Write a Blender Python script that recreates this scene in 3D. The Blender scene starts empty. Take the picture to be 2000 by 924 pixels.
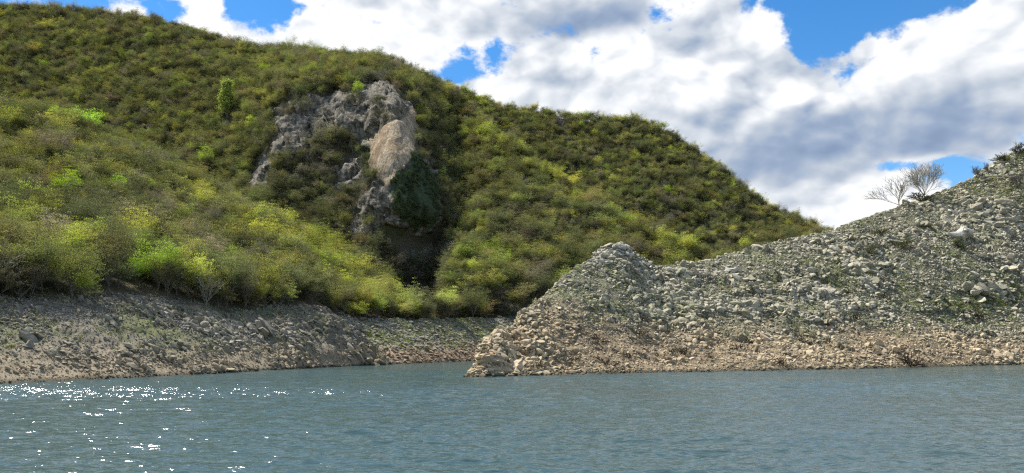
import bpy, math, random
import numpy as np
from mathutils import Vector, Matrix

SC = bpy.context.scene
COL = SC.collection
rng = np.random.default_rng(7)
random.seed(7)

# ------------------------------------------------------------------ camera
F, CX, CY, HOR, CAMH = 1500.0, 1000.0, 462.0, 675.0, 4.0
PITCH = math.atan((HOR - CY) / F)
cd = bpy.data.cameras.new('camera'); cam = bpy.data.objects.new('camera', cd); COL.objects.link(cam)
cd.sensor_width = 36.0; cd.lens = 36.0 * F / 2000.0
cd.clip_start = 0.5; cd.clip_end = 20000.0
cam.location = (0, 0, CAMH); cam.rotation_euler = (math.pi / 2 + PITCH, 0, 0)
SC.camera = cam

# ------------------------------------------------------------------ sun, exposure
SUN_AZ, SUN_EL = math.radians(-60), math.radians(60)
SUNV = Vector((math.sin(SUN_AZ) * math.cos(SUN_EL), math.cos(SUN_AZ) * math.cos(SUN_EL), math.sin(SUN_EL)))
sd = bpy.data.lights.new('sun', 'SUN'); sd.energy = 5.0; sd.angle = math.radians(0.5); sd.color = (1.0, 0.94, 0.83)
so = bpy.data.objects.new('sun', sd); COL.objects.link(so)
so.rotation_euler = SUNV.to_track_quat('Z', 'Y').to_euler(); so.location = (0, 0, 300)
SC.view_settings.view_transform = 'Standard'; SC.view_settings.look = 'None'
SC.view_settings.exposure = 0.78; SC.view_settings.gamma = 1.0; SC.view_settings.use_curve_mapping = False
SC.cycles.max_bounces = 5; SC.cycles.diffuse_bounces = 3; SC.cycles.transmission_bounces = 3
SC.cycles.sample_clamp_indirect = 4.0
SC.cycles.use_denoising = False; SC.cycles.pixel_filter_type = 'BLACKMAN_HARRIS'; SC.cycles.filter_width = 1.25
SC.cycles.caustics_reflective = False; SC.cycles.caustics_refractive = False

# ------------------------------------------------------------------ node helper
class NT:
    def __init__(s, tree): s.t = tree; s.N = tree.nodes; s.L = tree.links
    def n(s, typ, **kw):
        nd = s.N.new(typ)
        for k, v in kw.items(): setattr(nd, k, v)
        return nd
    def put(s, sock, v):
        if isinstance(v, bpy.types.NodeSocket): s.L.new(v, sock)
        elif v is not None: sock.default_value = v
    def m(s, op, a, b=None, c=None, clamp=False):
        nd = s.n('ShaderNodeMath', operation=op); nd.use_clamp = clamp
        for i, v in enumerate((a, b, c)):
            if v is not None: s.put(nd.inputs[i], v)
        return nd.outputs[0]
    def v(s, op, a, b=None, scale=None):
        nd = s.n('ShaderNodeVectorMath', operation=op)
        s.put(nd.inputs[0], a)
        if b is not None: s.put(nd.inputs[1], b)
        if scale is not None: s.put(nd.inputs['Scale'], scale)
        return nd.outputs['Value'] if op in ('LENGTH', 'DOT_PRODUCT', 'DISTANCE') else nd.outputs['Vector']
    def noise(s, vec, scale, detail=4, rough=.55, dist=0.0, out='Fac'):
        nd = s.n('ShaderNodeTexNoise'); s.put(nd.inputs['Vector'], vec)
        nd.inputs['Scale'].default_value = scale; nd.inputs['Detail'].default_value = detail
        nd.inputs['Roughness'].default_value = rough; nd.inputs['Distortion'].default_value = dist
        return nd.outputs[out]
    def vor(s, vec, scale, detail=0.0, feature='F1', smooth=None, rand=1.0, out='Distance'):
        nd = s.n('ShaderNodeTexVoronoi', feature=feature); s.put(nd.inputs['Vector'], vec)
        nd.inputs['Scale'].default_value = scale
        nd.inputs['Randomness'].default_value = rand
        if 'Detail' in nd.inputs: nd.inputs['Detail'].default_value = detail
        if smooth is not None: nd.inputs['Smoothness'].default_value = smooth
        return nd.outputs[out]
    def ss(s, x, a, b, lo=0.0, hi=1.0, typ='SMOOTHSTEP'):
        nd = s.n('ShaderNodeMapRange', interpolation_type=typ)
        s.put(nd.inputs['Value'], x); s.put(nd.inputs['From Min'], a); s.put(nd.inputs['From Max'], b)
        s.put(nd.inputs['To Min'], lo); s.put(nd.inputs['To Max'], hi)
        return nd.outputs['Result']
    def mix(s, f, a, b, blend='MIX'):
        nd = s.n('ShaderNodeMix', data_type='RGBA', blend_type=blend)
        s.put(nd.inputs[0], f); s.put(nd.inputs[6], a); s.put(nd.inputs[7], b)
        return nd.outputs[2]
    def comb(s, x, y, z):
        nd = s.n('ShaderNodeCombineXYZ')
        s.put(nd.inputs[0], x); s.put(nd.inputs[1], y); s.put(nd.inputs[2], z)
        return nd.outputs[0]
def c4(r, g, b): return (r, g, b, 1.0)

def pix_dir(px, py):
    cx, cy = (px - CX) / F, (CY - py) / F
    y = math.cos(PITCH) - math.sin(PITCH) * cy; z = math.sin(PITCH) + math.cos(PITCH) * cy
    d = Vector((cx, y, z)); return d.normalized()

# ------------------------------------------------------------------ sky: Nishita air with broken cumulus
W = bpy.data.worlds.new('World'); SC.world = W; W.use_nodes = True
w = NT(W.node_tree); w.N.clear()
tc = w.n('ShaderNodeTexCoord'); DIR = tc.outputs['Generated']
sep = w.n('ShaderNodeSeparateXYZ'); w.L.new(DIR, sep.inputs[0])
az = w.m('ARCTAN2', sep.outputs[0], sep.outputs[1]); el = w.m('ARCSINE', sep.outputs[2])
AE = w.comb(az, el, 0.0)
# domain for the clouds: directions stretched a little so that the puffs lie flatter
base = w.v('MULTIPLY', DIR, (1.0, 1.0, 1.5))
wn = w.noise(base, 4.0, 3, .5, out='Color')
P0 = w.v('MULTIPLY_ADD', wn, (.065, .065, .065)); w.put(P0.node.inputs[2], base)
def field(P, det):
    a = w.noise(P, 6.0, det, .64)
    b = w.vor(P, 15.0); c = w.vor(P, 38.0)
    return w.m('MULTIPLY_ADD', c, -0.12, w.m('MULTIPLY_ADD', b, -0.46, w.m('MULTIPLY', a, 2.1)))
FD0 = field(P0, 8)
def puffs(P):
    q = w.m('MULTIPLY', w.vor(P, 9.0), -.75)
    q = w.m('MULTIPLY_ADD', w.vor(P, 21.0), -.36, q)
    q = w.m('MULTIPLY_ADD', w.vor(P, 52.0), -.13, q)
    return w.m('MULTIPLY_ADD', w.noise(P, 5.0, 5, .6), .9, q)
PF0 = puffs(P0)
PF1 = puffs(w.v('ADD', P0, (-0.012, 0.0, 0.020)))
def blobs(lst):
    tot = None
    for (px, py, rx, ry, wt) in lst:
        d = pix_dir(px, py); a0 = math.atan2(d.x, d.y); e0 = math.asin(d.z)
        sx, sy = F / (rx * 1.75), F / (ry * 1.75)
        v1 = w.v('MULTIPLY_ADD', AE, (sx, sy, 0)); v1.node.inputs[2].default_value = (-a0 * sx, -e0 * sy, 0)
        g = w.ss(w.v('LENGTH', v1), 0.0, 1.0, wt, 0.0)
        tot = g if tot is None else w.m('ADD', g, tot)
    return tot
# cloud layout: gaps, masses and shaded bases, as directions in the sky
LAY = blobs([
    # blue gaps
    (485, 20, 60, 50, -.55), (545, 25, 30, 30, -.3), (380, 75, 40, 22, -.2), (250, 5, 110, 26, -.6), (320, 20, 50, 40, -.35),
    (935, 110, 85, 36, -.62), (870, 148, 55, 20, -.38), (990, 96, 40, 30, -.3), (1590, 30, 85, 60, -.55), (1700, 20, 130, 45, -.5),
    (1500, 0, 70, 22, -.5), (1590, 110, 55, 38, -.45), (1985, 45, 50, 26, -.5), (1880, 8, 90, 20, -.18),
    (1765, 322, 100, 10, -.40), (1870, 335, 75, 30, -.52), (1168, 150, 14, 10, -.35), (1375, 108, 26, 9, -.35), (1310, 102, 22, 7, -.25),
    # cloud masses
    (400, 25, 50, 45, .40), (800, 50, 230, 90, .35), (1180, 90, 260, 120, .33), (1430, 100, 120, 80, .3), (1560, 210, 330, 80, .35),
    (1850, 140, 190, 90, .38), (1060, 170, 170, 40, .3), (1680, 90, 55, 24, .18), (1480, 300, 330, 70, .3), (1640, 390, 200, 45, .3), (1300, 200, 200, 60, .2)])
DRK = blobs([
    (1120, 40, 150, 40, .5), (1000, 50, 90, 40, .22), (1240, 15, 50, 26, .35), (1480, 320, 130, 34, .75), (1720, 250, 230, 42, .62), (1900, 275, 150, 30, .4),
    (1860, 165, 110, 24, .42), (1340, 250, 120, 36, .25), (1600, 345, 160, 24, .35), (1080, 190, 80, 30, .28), (1560, 120, 100, 40, .12),
    (1620, 400, 90, 24, .25), (900, 60, 80, 26, .16), (1380, 120, 90, 45, .22), (1560, 235, 90, 24, .3),
    (1250, 130, 80, 26, -.35), (1480, 180, 120, 26, -.3), (1850, 80, 90, 30, -.4), (700, 70, 120, 40, -.25), (1640, 400, 60, 10, -.2), (1340, 150, 60, 30, -.25),
    (1700, 130, 60, 30, -.25), (980, 160, 60, 20, -.3), (1800, 310, 60, 8, -.2)])
COV = w.m('ADD', w.m('MULTIPLY_ADD', LAY, .62, FD0), -0.54)
alpha = w.ss(COV, -0.04, 0.16)
emb = w.m('SUBTRACT', PF0, PF1)
thick = w.ss(COV, 0.05, 0.9, 0, 1)
sh = w.m('MULTIPLY_ADD', emb, w.m('MULTIPLY_ADD', w.m('MAXIMUM', DRK, 0.0), -1.1, 1.5), 0.88)
sh = w.m('MULTIPLY_ADD', thick, -0.14, sh)
sh = w.m('MULTIPLY_ADD', w.m('SUBTRACT', w.noise(P0, 3.0, 4, .55), .5), 0.75, sh)
sh = w.m('SUBTRACT', sh, w.m('MULTIPLY', DRK, .8), clamp=True)
def cloud_ramp(fac):
    ramp = w.n('ShaderNodeValToRGB'); w.put(ramp.inputs[0], fac)
    e = ramp.color_ramp.elements
    e[0].position = 0.0; e[0].color = c4(.14, .19, .29)
    e[1].position = 1.0; e[1].color = c4(.62, .62, .615)
    for p_, c_ in ((.22, (.20, .255, .35)), (.45, (.31, .35, .41)), (.70, (.45, .475, .51)), (.90, (.57, .585, .605))):
        x = e.new(p_); x.color = c4(*c_)
    return ramp.outputs[0]
sky = w.n('ShaderNodeTexSky', sky_type='NISHITA'); sky.sun_disc = False
sky.sun_elevation = SUN_EL; sky.sun_rotation = SUN_AZ % (2 * math.pi); sky.altitude = 300; sky.air_density = 1.0; sky.dust_density = 0.1; sky.ozone_density = 3.0
SKS = 0.08
hsv = w.n('ShaderNodeHueSaturation'); w.L.new(sky.outputs[0], hsv.inputs['Color']); hsv.inputs['Hue'].default_value = .50; hsv.inputs['Saturation'].default_value = 1.32; hsv.inputs['Value'].default_value = 1.3
air = hsv.outputs[0]
def background(cl, al):
    col = w.mix(al, air, w.v('SCALE', cl, scale=1.0 / SKS))
    bg = w.n('ShaderNodeBackground'); bg.inputs['Strength'].default_value = SKS; w.L.new(col, bg.inputs['Color'])
    return bg.outputs[0]
detailed = background(cloud_ramp(sh), alpha)
# the rest of the sky: the same broken cumulus with less fine detail (cheap to trace)
fb = w.noise(base, 4.4, 3, .55)
plain = background(cloud_ramp(w.ss(fb, .50, .85, 1.0, .15)), w.ss(fb, .46, .60))
away = w.m('MAXIMUM', w.ss(w.m('ABSOLUTE', az), .64, .74), w.ss(el, .50, .62))
away = w.m('MAXIMUM', away, w.ss(el, -.01, -.03))
ms = w.n('ShaderNodeMixShader'); w.L.new(away, ms.inputs[0]); w.L.new(detailed, ms.inputs[1]); w.L.new(plain, ms.inputs[2])
wo = w.n('ShaderNodeOutputWorld'); w.L.new(ms.outputs[0], wo.inputs[0])
W.cycles.sampling_method = 'NONE'

# ------------------------------------------------------------------ numeric helpers
def _hash(ix, iy, iz, seed):
    h = (ix * 374761393 + iy * 668265263 + iz * 2147483647 + seed * 974711) & 0xFFFFFFFF
    h = ((h ^ (h >> 13)) * 1274126177) & 0xFFFFFFFF
    h = ((h ^ (h >> 15)) * 2246822519) & 0xFFFFFFFF
    return ((h ^ (h >> 16)) & 0xFFFFFF) / float(0xFFFFFF) * 2 - 1
def vnoise(P, seed=0):
    P = np.asarray(P, float); i = np.floor(P).astype(np.int64); f = P - i; u = f * f * (3 - 2 * f)
    r = 0
    for dx in (0, 1):
        for dy in (0, 1):
            for dz in (0, 1):
                wgt = (u[..., 0] if dx else 1 - u[..., 0]) * (u[..., 1] if dy else 1 - u[..., 1]) * (u[..., 2] if dz else 1 - u[..., 2])
                r = r + wgt * _hash(i[..., 0] + dx, i[..., 1] + dy, i[..., 2] + dz, seed)
    return r
def fbm(P, scale, octv=4, gain=.5, seed=0, ridge=False):
    P = np.asarray(P, float) / scale; a = 1.0; s = 0; t = 0
    for k in range(octv):
        n_ = vnoise(P * 2 ** k + 17.3 * k, seed + k)
        if ridge: n_ = 1 - 2 * np.abs(n_)
        s = s + a * n_; t += a; a *= gain
    return s / t
def facets(P, scale, seed=0, tilt=.9):
    """broken rock: every cell of the stone is a tilted plane set in or out from its neighbours"""
    Q = np.asarray(P, float) / scale; sh = Q.shape[:-1]; Q = Q.reshape(-1, 3); i0 = np.floor(Q).astype(np.int64)
    best = np.full(len(Q), 1e9); val = np.zeros(len(Q))
    for dx in (-1, 0, 1):
        for dy in (-1, 0, 1):
            for dz in (-1, 0, 1):
                c_ = i0 + np.array([dx, dy, dz]); h = [_hash(c_[:, 0], c_[:, 1], c_[:, 2], seed + k) for k in range(7)]
                ctr = c_ + .5 + .45 * np.stack(h[:3], 1); dv = Q - ctr; d = (dv ** 2).sum(1)
                v = h[3] * .6 + tilt * (dv * np.stack(h[4:7], 1)).sum(1)
                m_ = d < best; best[m_] = d[m_]; val[m_] = v[m_]
    return val.reshape(sh)
def curve(xs, pts, smooth=0):
    a = np.array(pts, float); y = np.interp(xs, a[:, 0], a[:, 1])
    if smooth:
        st = xs[1] - xs[0]; r = int(3 * smooth / st) + 1
        k = np.exp(-.5 * (np.arange(-r, r + 1) * st / smooth) ** 2); k /= k.sum()
        y = np.convolve(np.pad(y, r, mode='edge'), k, 'valid')
    return y
def ray_point(px, py, D):
    """world point at forward distance D whose line of sight is the given one (place fixed in metres)"""
    cx, cy = (px - CX) / F, (CY - py) / F
    s = D / (math.cos(PITCH) - math.sin(PITCH) * cy)
    return np.stack([s * cx, D + 0 * cx, CAMH + s * (math.sin(PITCH) + math.cos(PITCH) * cy)], -1)
def water_depth(py): 
    cy = (CY - np.asarray(py, float)) / F
    s = -CAMH / (math.sin(PITCH) + math.cos(PITCH) * cy)
    return s * (math.cos(PITCH) - math.sin(PITCH) * cy)
def to_pix(P):
    x, y, z = P[..., 0], P[..., 1], P[..., 2] - CAMH
    fwd = y * math.cos(PITCH) + z * math.sin(PITCH); up = -y * math.sin(PITCH) + z * math.cos(PITCH)
    fwd = np.maximum(fwd, .1)
    return CX + F * x / fwd, CY - F * up / fwd

def mesh_from(name, V, Fc, mats=(), smooth=True, attrs=None, fmat=None):
    """V (n,3), Fc (m,k) constant k"""
    me = bpy.data.meshes.new(name); V = np.asarray(V, np.float32); Fc = np.asarray(Fc, np.int32)
    me.vertices.add(len(V)); me.vertices.foreach_set('co', V.ravel())
    k = Fc.shape[1]; me.loops.add(Fc.size); me.loops.foreach_set('vertex_index', Fc.ravel())
    me.polygons.add(len(Fc)); me.polygons.foreach_set('loop_start', np.arange(0, Fc.size, k, dtype=np.int32))
    me.polygons.foreach_set('loop_total', np.full(len(Fc), k, np.int32))
    me.polygons.foreach_set('use_smooth', np.full(len(Fc), smooth, bool))
    if fmat is not None: me.polygons.foreach_set('material_index', np.asarray(fmat, np.int32))
    for m_ in mats: me.materials.append(m_)
    for an, av in (attrs or {}).items():
        at = me.attributes.new(an, 'FLOAT', 'POINT'); at.data.foreach_set('value', np.asarray(av, np.float32).ravel())
    me.update(calc_edges=True); me.validate()
    return me
def link(name, me, parent=None, **props):
    o = bpy.data.objects.new(name, me); COL.objects.link(o)
    if parent is not None: o.parent = parent
    for k, v in props.items(): o[k] = v
    return o
def empty(name, loc=(0, 0, 0), rz=0, **props):
    o = link(name, None, **props); o.location = loc; o.rotation_euler = (0, 0, rz); o.empty_display_size = .5
    return o
def grid_faces(nr, nc):
    i = np.arange(nr - 1)[:, None] * nc + np.arange(nc - 1)[None]; i = i.ravel()
    return np.stack([i, i + 1, i + nc + 1, i + nc], -1)

# ------------------------------------------------------------------ terrain: sheets lofted through shore, foot, ledge and crest lines
def loft(xs, rows, back=None, under=True):
    """rows: list of (y_curve, D_curve, n_subdivisions_to_next). Returns grid (r,c,3) and row parameter"""
    L = [ray_point(xs, y, D) for (y, D, n) in rows]
    out, par = [], []
    if under:
        p0 = L[0]
        dirn = p0[:, :2] / np.linalg.norm(p0[:, :2], axis=1)[:, None]
        for q in (9.0, 5.0, 2.0):
            u = p0.copy(); u[:, :2] -= dirn * q; u[:, 2] -= q * .42; out.append(u); par.append(-q / 10)
    for k in range(len(L) - 1):
        n = rows[k][2]
        a, b = L[k], L[k + 1]
        m0 = (b - L[k - 1]) / 2 if k > 0 else (b - a)
        m1 = (L[k + 2] - a) / 2 if k + 2 < len(L) else (b - a)
        lim = np.linalg.norm(b - a, axis=1)[:, None]
        for m_ in (m0, m1):
            q = np.linalg.norm(m_, axis=1)[:, None] + 1e-6; m_ *= np.minimum(1, lim * 1.1 / q)
        for j in range(n):
            t = j / n; h1 = 2*t**3-3*t**2+1; h2 = t**3-2*t**2+t; h3 = -2*t**3+3*t**2; h4 = t**3-t**2
            cub = h1 * a + h2 * m0 + h3 * b + h4 * m1
            out.append(.5 * cub + .5 * (a + (b - a) * t)); par.append(k + t)
    out.append(L[-1]); par.append(len(L) - 1.0)
    c = L[-1]; dirn = c[:, :2] / np.linalg.norm(c[:, :2], axis=1)[:, None]
    for (dist, drop) in (back or []):
        u = c.copy(); u[:, :2] += dirn * dist; u[:, 2] = np.maximum(u[:, 2] - drop, -3.0); out.append(u); par.append(len(L) - 1 + dist / 100.0 + .001)
    return np.stack(out, 0), np.array(par)
def grid_normals(G):
    du = np.gradient(G, axis=1); dv = np.gradient(G, axis=0)
    n_ = np.cross(du, dv); n_ /= np.linalg.norm(n_, axis=-1)[..., None] + 1e-9
    return n_
def relief(G, amps, seed, keep=None):
    n_ = grid_normals(G); d = 0
    for (sc, am, oc, ridge) in amps: d = d + am * fbm(G, sc, oc, .5, seed, ridge)
    if keep is not None: d = d * keep
    return G + n_ * d[..., None]
def in_poly(x, y, poly):
    ins = np.zeros(x.shape, bool); n_ = len(poly)
    for i in range(n_):
        x1, y1 = poly[i]; x2, y2 = poly[(i + 1) % n_]
        c_ = ((y1 > y) != (y2 > y)) & (x < (x2 - x1) * (y - y1) / (y2 - y1 + 1e-9) + x1)
        ins ^= c_
    return ins

BACK = [(4, 1.0), (12, 5.0), (30, 18.0), (60, 45.0), (100, 90.0)]

# -- A: near left shore and its wooded spur
xa = np.arange(-520, 772, 2.6)
yw = curve(xa, [(-520, 778), (0, 750), (200, 741), (400, 731), (520, 724), (650, 717), (772, 711.5)], 12)
ya_w = yw
ya_t = curve(xa, [(-520, 600), (0, 597), (150, 590), (300, 588), (380, 600), (450, 612), (520, 604), (600, 596), (640, 602), (700, 652), (745, 692), (772, 711)], 9)
Da_w = water_depth(ya_w)
Da_t = Da_w + curve(xa, [(-520, 18), (0, 20), (300, 25), (500, 26), (600, 21), (680, 12), (740, 5), (772, 1)], 15)
ya_c = curve(xa, [(-520, 120), (-200, 165), (0, 222), (100, 250), (200, 285), (300, 322), (400, 383), (470, 420), (520, 452), (570, 520), (610, 585), (640, 600), (700, 651), (745, 691), (772, 710.5)], 10)
Da_c = Da_t + curve(xa, [(-520, 170), (0, 135), (300, 125), (450, 100), (520, 75), (570, 40), (620, 12), (680, 3), (772, .5)], 20)
ya_m = .5 * (ya_t + ya_c); Da_m = Da_t + (Da_c - Da_t) * curve(xa, [(-520, .42), (0, .46), (400, .5), (772, .5)])
GA, pa = loft(xa, [(ya_w, Da_w, 44), (ya_t, Da_t, 44), (ya_m, Da_m, 44), (ya_c, Da_c, 1)], BACK)
kA = np.clip((GA[..., 2] + .2) / 3, 0, 1)
GA = relief(GA, [(38, 3.0, 2, False)], 11, keep=np.clip((GA[..., 2] - 6) / 20, 0, 1) * np.clip((3.0 - pa)[:, None] * 3, 0, 1))
bankA = np.clip(1.15 - pa, 0, 1)[:, None] * np.ones(len(xa))
kb = kA * np.clip(bankA * 6, 0, 1)
GA = relief(GA, [(9, .7, 4, True), (1.6, .18, 3, True)], 12, keep=kb)
aq = np.stack([GA[..., 0] + .9 * GA[..., 2], GA[..., 1] * .8, GA[..., 2] * 1.6 - .5 * GA[..., 0]], -1)
GA = GA + grid_normals(GA) * (kb * (.3 + .7 * np.clip(fbm(GA, 9, 3, .6, 97) * 2 + .3, 0, 1)) * (.55 * facets(aq, 3.2, 87) + .26 * facets(aq, 1.3, 88)))[..., None]

# -- B: spur and bank of the bay behind
xb = np.arange(380, 1180, 2.6)
yb_w = curve(xb, [(380, 722), (640, 716), (760, 711.5), (860, 707.5), (930, 705), (1010, 703.5), (1180, 702)], 10)
Db_w = water_depth(yb_w)
yb_t = curve(xb, [(380, 600), (640, 612), (700, 630), (860, 627), (1000, 622), (1180, 620)], 10)
Db_t = Db_w + curve(xb, [(380, 30), (760, 30), (1180, 34)])
yb_c = curve(xb, [(380, 400), (440, 428), (500, 452), (540, 462), (600, 480), (640, 500), (700, 545), (760, 592), (800, 622), (830, 627), (1180, 620)], 10)
Db_c = np.maximum(Db_t + curve(xb, [(380, 60), (640, 60), (760, 42), (810, 12), (850, 8), (1180, 8)], 10), Db_t + 4)
yb_m = .55 * yb_t + .45 * yb_c; Db_m = Db_t + (Db_c - Db_t) * .46
GB, pb = loft(xb, [(yb_w, Db_w, 30), (yb_t, Db_t, 24), (yb_m, Db_m, 24), (yb_c, Db_c, 1)], BACK[:3] + [(40, 24), (70, 50)])
GB = relief(GB, [(9, .8, 4, True), (2, .3, 2, True)], 21, keep=np.clip((GB[..., 2] + .2) / 3, 0, 1) * np.clip((1.3 - pb)[:, None] * 3, 0, 1))

# -- C: the high wooded hill with the cliff
xc = np.arange(-520, 1480, 2.4)
yc_c = curve(xc, [(-520, -60), (-200, 2), (0, 24), (60, 24), (160, 32), (280, 44), (350, 62), (420, 84), (480, 100), (560, 108), (640, 116), (700, 126), (742, 124), (775, 136), (830, 160), (870, 184), (950, 246), (1010, 298), (1080, 352), (1150, 402), (1230, 448), (1310, 487), (1400, 520), (1480, 560)], 5)
Dc_c = curve(xc, [(-520, 560), (0, 520), (300, 490), (480, 470), (620, 440), (742, 405), (800, 400), (870, 400), (950, 380), (1080, 345), (1230, 314), (1400, 292), (1480, 288)], 15)
foot_y = curve(xc, [(-520, 640), (1480, 640)])
Dc_0 = curve(xc, [(-520, 330), (300, 280), (600, 246), (700, 256), (760, 268), (820, 286), (856, 297), (882, 264), (910, 246), (1000, 247), (1060, 250), (1200, 256), (1480, 260)], 7)
def rowC(f, pts): 
    y = foot_y + (yc_c - foot_y) * f
    return y, curve(xc, pts, 8)
r1 = rowC(.18, [(-520, 370), (300, 310), (540, 272), (700, 268), (760, 279), (820, 293), (858, 300), (884, 272), (912, 257), (1020, 258), (1080, 263), (1200, 266), (1480, 265)])
r2 = rowC(.34, [(-520, 400), (300, 335), (480, 298), (540, 292), (700, 288), (760, 288), (820, 302), (862, 312), (896, 298), (960, 283), (1080, 275), (1200, 274), (1480, 269)])
r3 = rowC(.50, [(-520, 440), (300, 365), (470, 325), (540, 306), (620, 306), (700, 300), (740, 287), (780, 282), (840, 296), (900, 322), (960, 305), (1080, 290), (1200, 283), (1480, 273)])
r4 = rowC(.68, [(-520, 480), (300, 405), (450, 365), (530, 322), (620, 322), (690, 318), (725, 300), (770, 292), (815, 300), (880, 350), (960, 328), (1080, 308), (1200, 293), (1480, 278)])
r5 = rowC(.86, [(-520, 520), (300, 450), (500, 400), (560, 345), (640, 342), (720, 326), (770, 316), (800, 330), (880, 385), (960, 352), (1080, 326), (1200, 303), (1480, 283)])
GC, pc = loft(xc, [(foot_y, Dc_0, 22)] + [(r[0], r[1], n_) for r, n_ in zip((r1, r2, r3, r4, r5), (26, 34, 40, 40, 34))] + [(yc_c, Dc_c, 1)], [(5, 1.5), (14, 7), (40, 25), (90, 70), (160, 150)], under=False)
fadeC = np.clip((6.0 - pc)[:, None] * 1.6, 0, 1) * np.clip(pc[:, None] * 2 + .2, 0, 1)
GC = relief(GC, [(70, 7.0, 3, False), (22, 2.2, 2, True)], 31, keep=fadeC)
PX, PY = to_pix(GC)
jx = PX + 26 * fbm(GC, 8, 4, .65, 41); jy = PY + 30 * fbm(GC, 8, 4, .65, 47); tx = PX + 5 * fbm(GC, 3, 3, .6, 41); ty = PY + 6 * fbm(GC, 3, 3, .6, 47)
TAN = [(720, 304), (732, 262), (750, 246), (780, 234), (808, 210), (816, 262), (806, 300), (790, 322), (777, 350), (756, 364), (738, 346), (720, 336)]
IVY = [(795, 325), (812, 290), (832, 330), (856, 370), (850, 440), (812, 455), (786, 430), (764, 400), (760, 362)], [(716, 268), (726, 300), (722, 345), (708, 330)]
GREY = [(536, 216), (600, 192), (690, 176), (745, 160), (790, 190), (812, 222), (740, 236), (724, 300), (680, 272), (640, 270), (600, 300), (560, 320), (528, 318)], \
       [(482, 392), (500, 306), (524, 306), (528, 376), (500, 396)], [(632, 380), (660, 335), (700, 296), (712, 316), (690, 362), (655, 392)], \
       [(684, 470), (690, 425), (735, 365), (790, 330), (812, 270), (830, 330), (858, 372), (856, 430), (812, 462), (760, 440), (704, 472)], \
       [(744, 158), (772, 160), (806, 220), (760, 214)], [(930, 250), (962, 262), (990, 284), (980, 292)]
DARKZ = [(486, 396), (520, 300), (540, 226), (700, 180), (750, 120), (800, 200), (850, 340), (875, 400), (880, 560), (860, 620), (720, 600), (700, 480), (560, 420)]  # cliff scrub zone; over the gully it darkens tree tints to stand for shade
tanM = in_poly(tx, ty, TAN).astype(float)
ivyM = np.zeros_like(tanM)
for p_ in IVY: ivyM = np.maximum(ivyM, in_poly(PX + 10 * fbm(GC, 5, 3, .6, 43), PY + 12 * fbm(GC, 5, 3, .6, 44), p_))
rockM = np.zeros_like(tanM)
for p_ in GREY: rockM = np.maximum(rockM, in_poly(jx, jy, p_))
rockM = rockM * (fbm(GC * np.array([1, 1, .7]), 9, 4, .65, 59) > -.42)
rockM = np.maximum(rockM, tanM)
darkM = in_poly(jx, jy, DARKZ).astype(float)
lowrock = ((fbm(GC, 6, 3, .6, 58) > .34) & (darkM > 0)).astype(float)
rockM = np.maximum(rockM, lowrock)
def blur(a, n_=1):
    for _ in range(n_):
        p_ = np.pad(a, 1, mode='edge'); a = (p_[1:-1, 1:-1] * 2 + p_[:-2, 1:-1] + p_[2:, 1:-1] + p_[1:-1, :-2] + p_[1:-1, 2:]) / 6
    return a
rockS = blur(rockM, 2); tanS = blur(tanM, 1); ivyS = blur(ivyM, 1); tanWide = blur(tanM, 9); rockWide = blur(rockM, 6)
GC2 = GC * np.array([1, 1, .32]); nrm = grid_normals(GC)
rq = GC * np.array([1, 1, .45]); wv = np.stack([fbm(GC, 5, 2, .5, 71), fbm(GC, 5, 2, .5, 72), fbm(GC, 5, 2, .5, 73)], -1)
lean = np.stack([GC[..., 0] + .35 * GC[..., 2], GC[..., 1], GC[..., 2] * .55], -1) + wv * 1.2
GC = GC + nrm * (rockS * ((1 - .85 * tanS) * (1.9 * facets(lean, 7.5, 51) + .9 * facets(lean, 3.0, 61) + .8 * fbm(rq, 12, 3, .5, 52)) + tanS * (.25 * facets(GC * np.array([1, 1, .25]), 2.4, 63) + .6 * fbm(rq, 8, 2, .5, 53))))[..., None]
GC = GC + nrm * (rockS * .7 - .5 * (darkM > 0) * (1 - rockS))[..., None]

# -- D: the far shoulder of the hill
xd = np.arange(780, 1760, 3.2)
yd_c = curve(xd, [(780, 150), (870, 172), (940, 200), (1000, 220), (1100, 232), (1180, 240), (1250, 242), (1290, 256), (1330, 285), (1400, 330), (1450, 378), (1500, 412), (1540, 432), (1580, 446), (1640, 468), (1760, 500)], 4)
Dd_c = curve(xd, [(780, 560), (1000, 570), (1250, 560), (1400, 520), (1540, 480), (1760, 450)])
yd_0 = curve(xd, [(780, 645), (1760, 645)]); Dd_0 = curve(xd, [(780, 400), (1250, 360), (1500, 350), (1760, 345)])
yd_m = .5 * (yd_0 + yd_c); Dd_m = .52 * Dd_0 + .48 * Dd_c
GD, pd_ = loft(xd, [(yd_0, Dd_0, 40), (yd_m, Dd_m, 50), (yd_c, Dd_c, 1)], [(5, 1.5), (14, 7), (40, 25), (90, 70), (160, 150)], under=False)
GD = relief(GD, [(80, 9.0, 3, False), (24, 2.6, 3, True)], 61, keep=np.clip((2.0 - pd_)[:, None] * 1.6, 0, 1))

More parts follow.
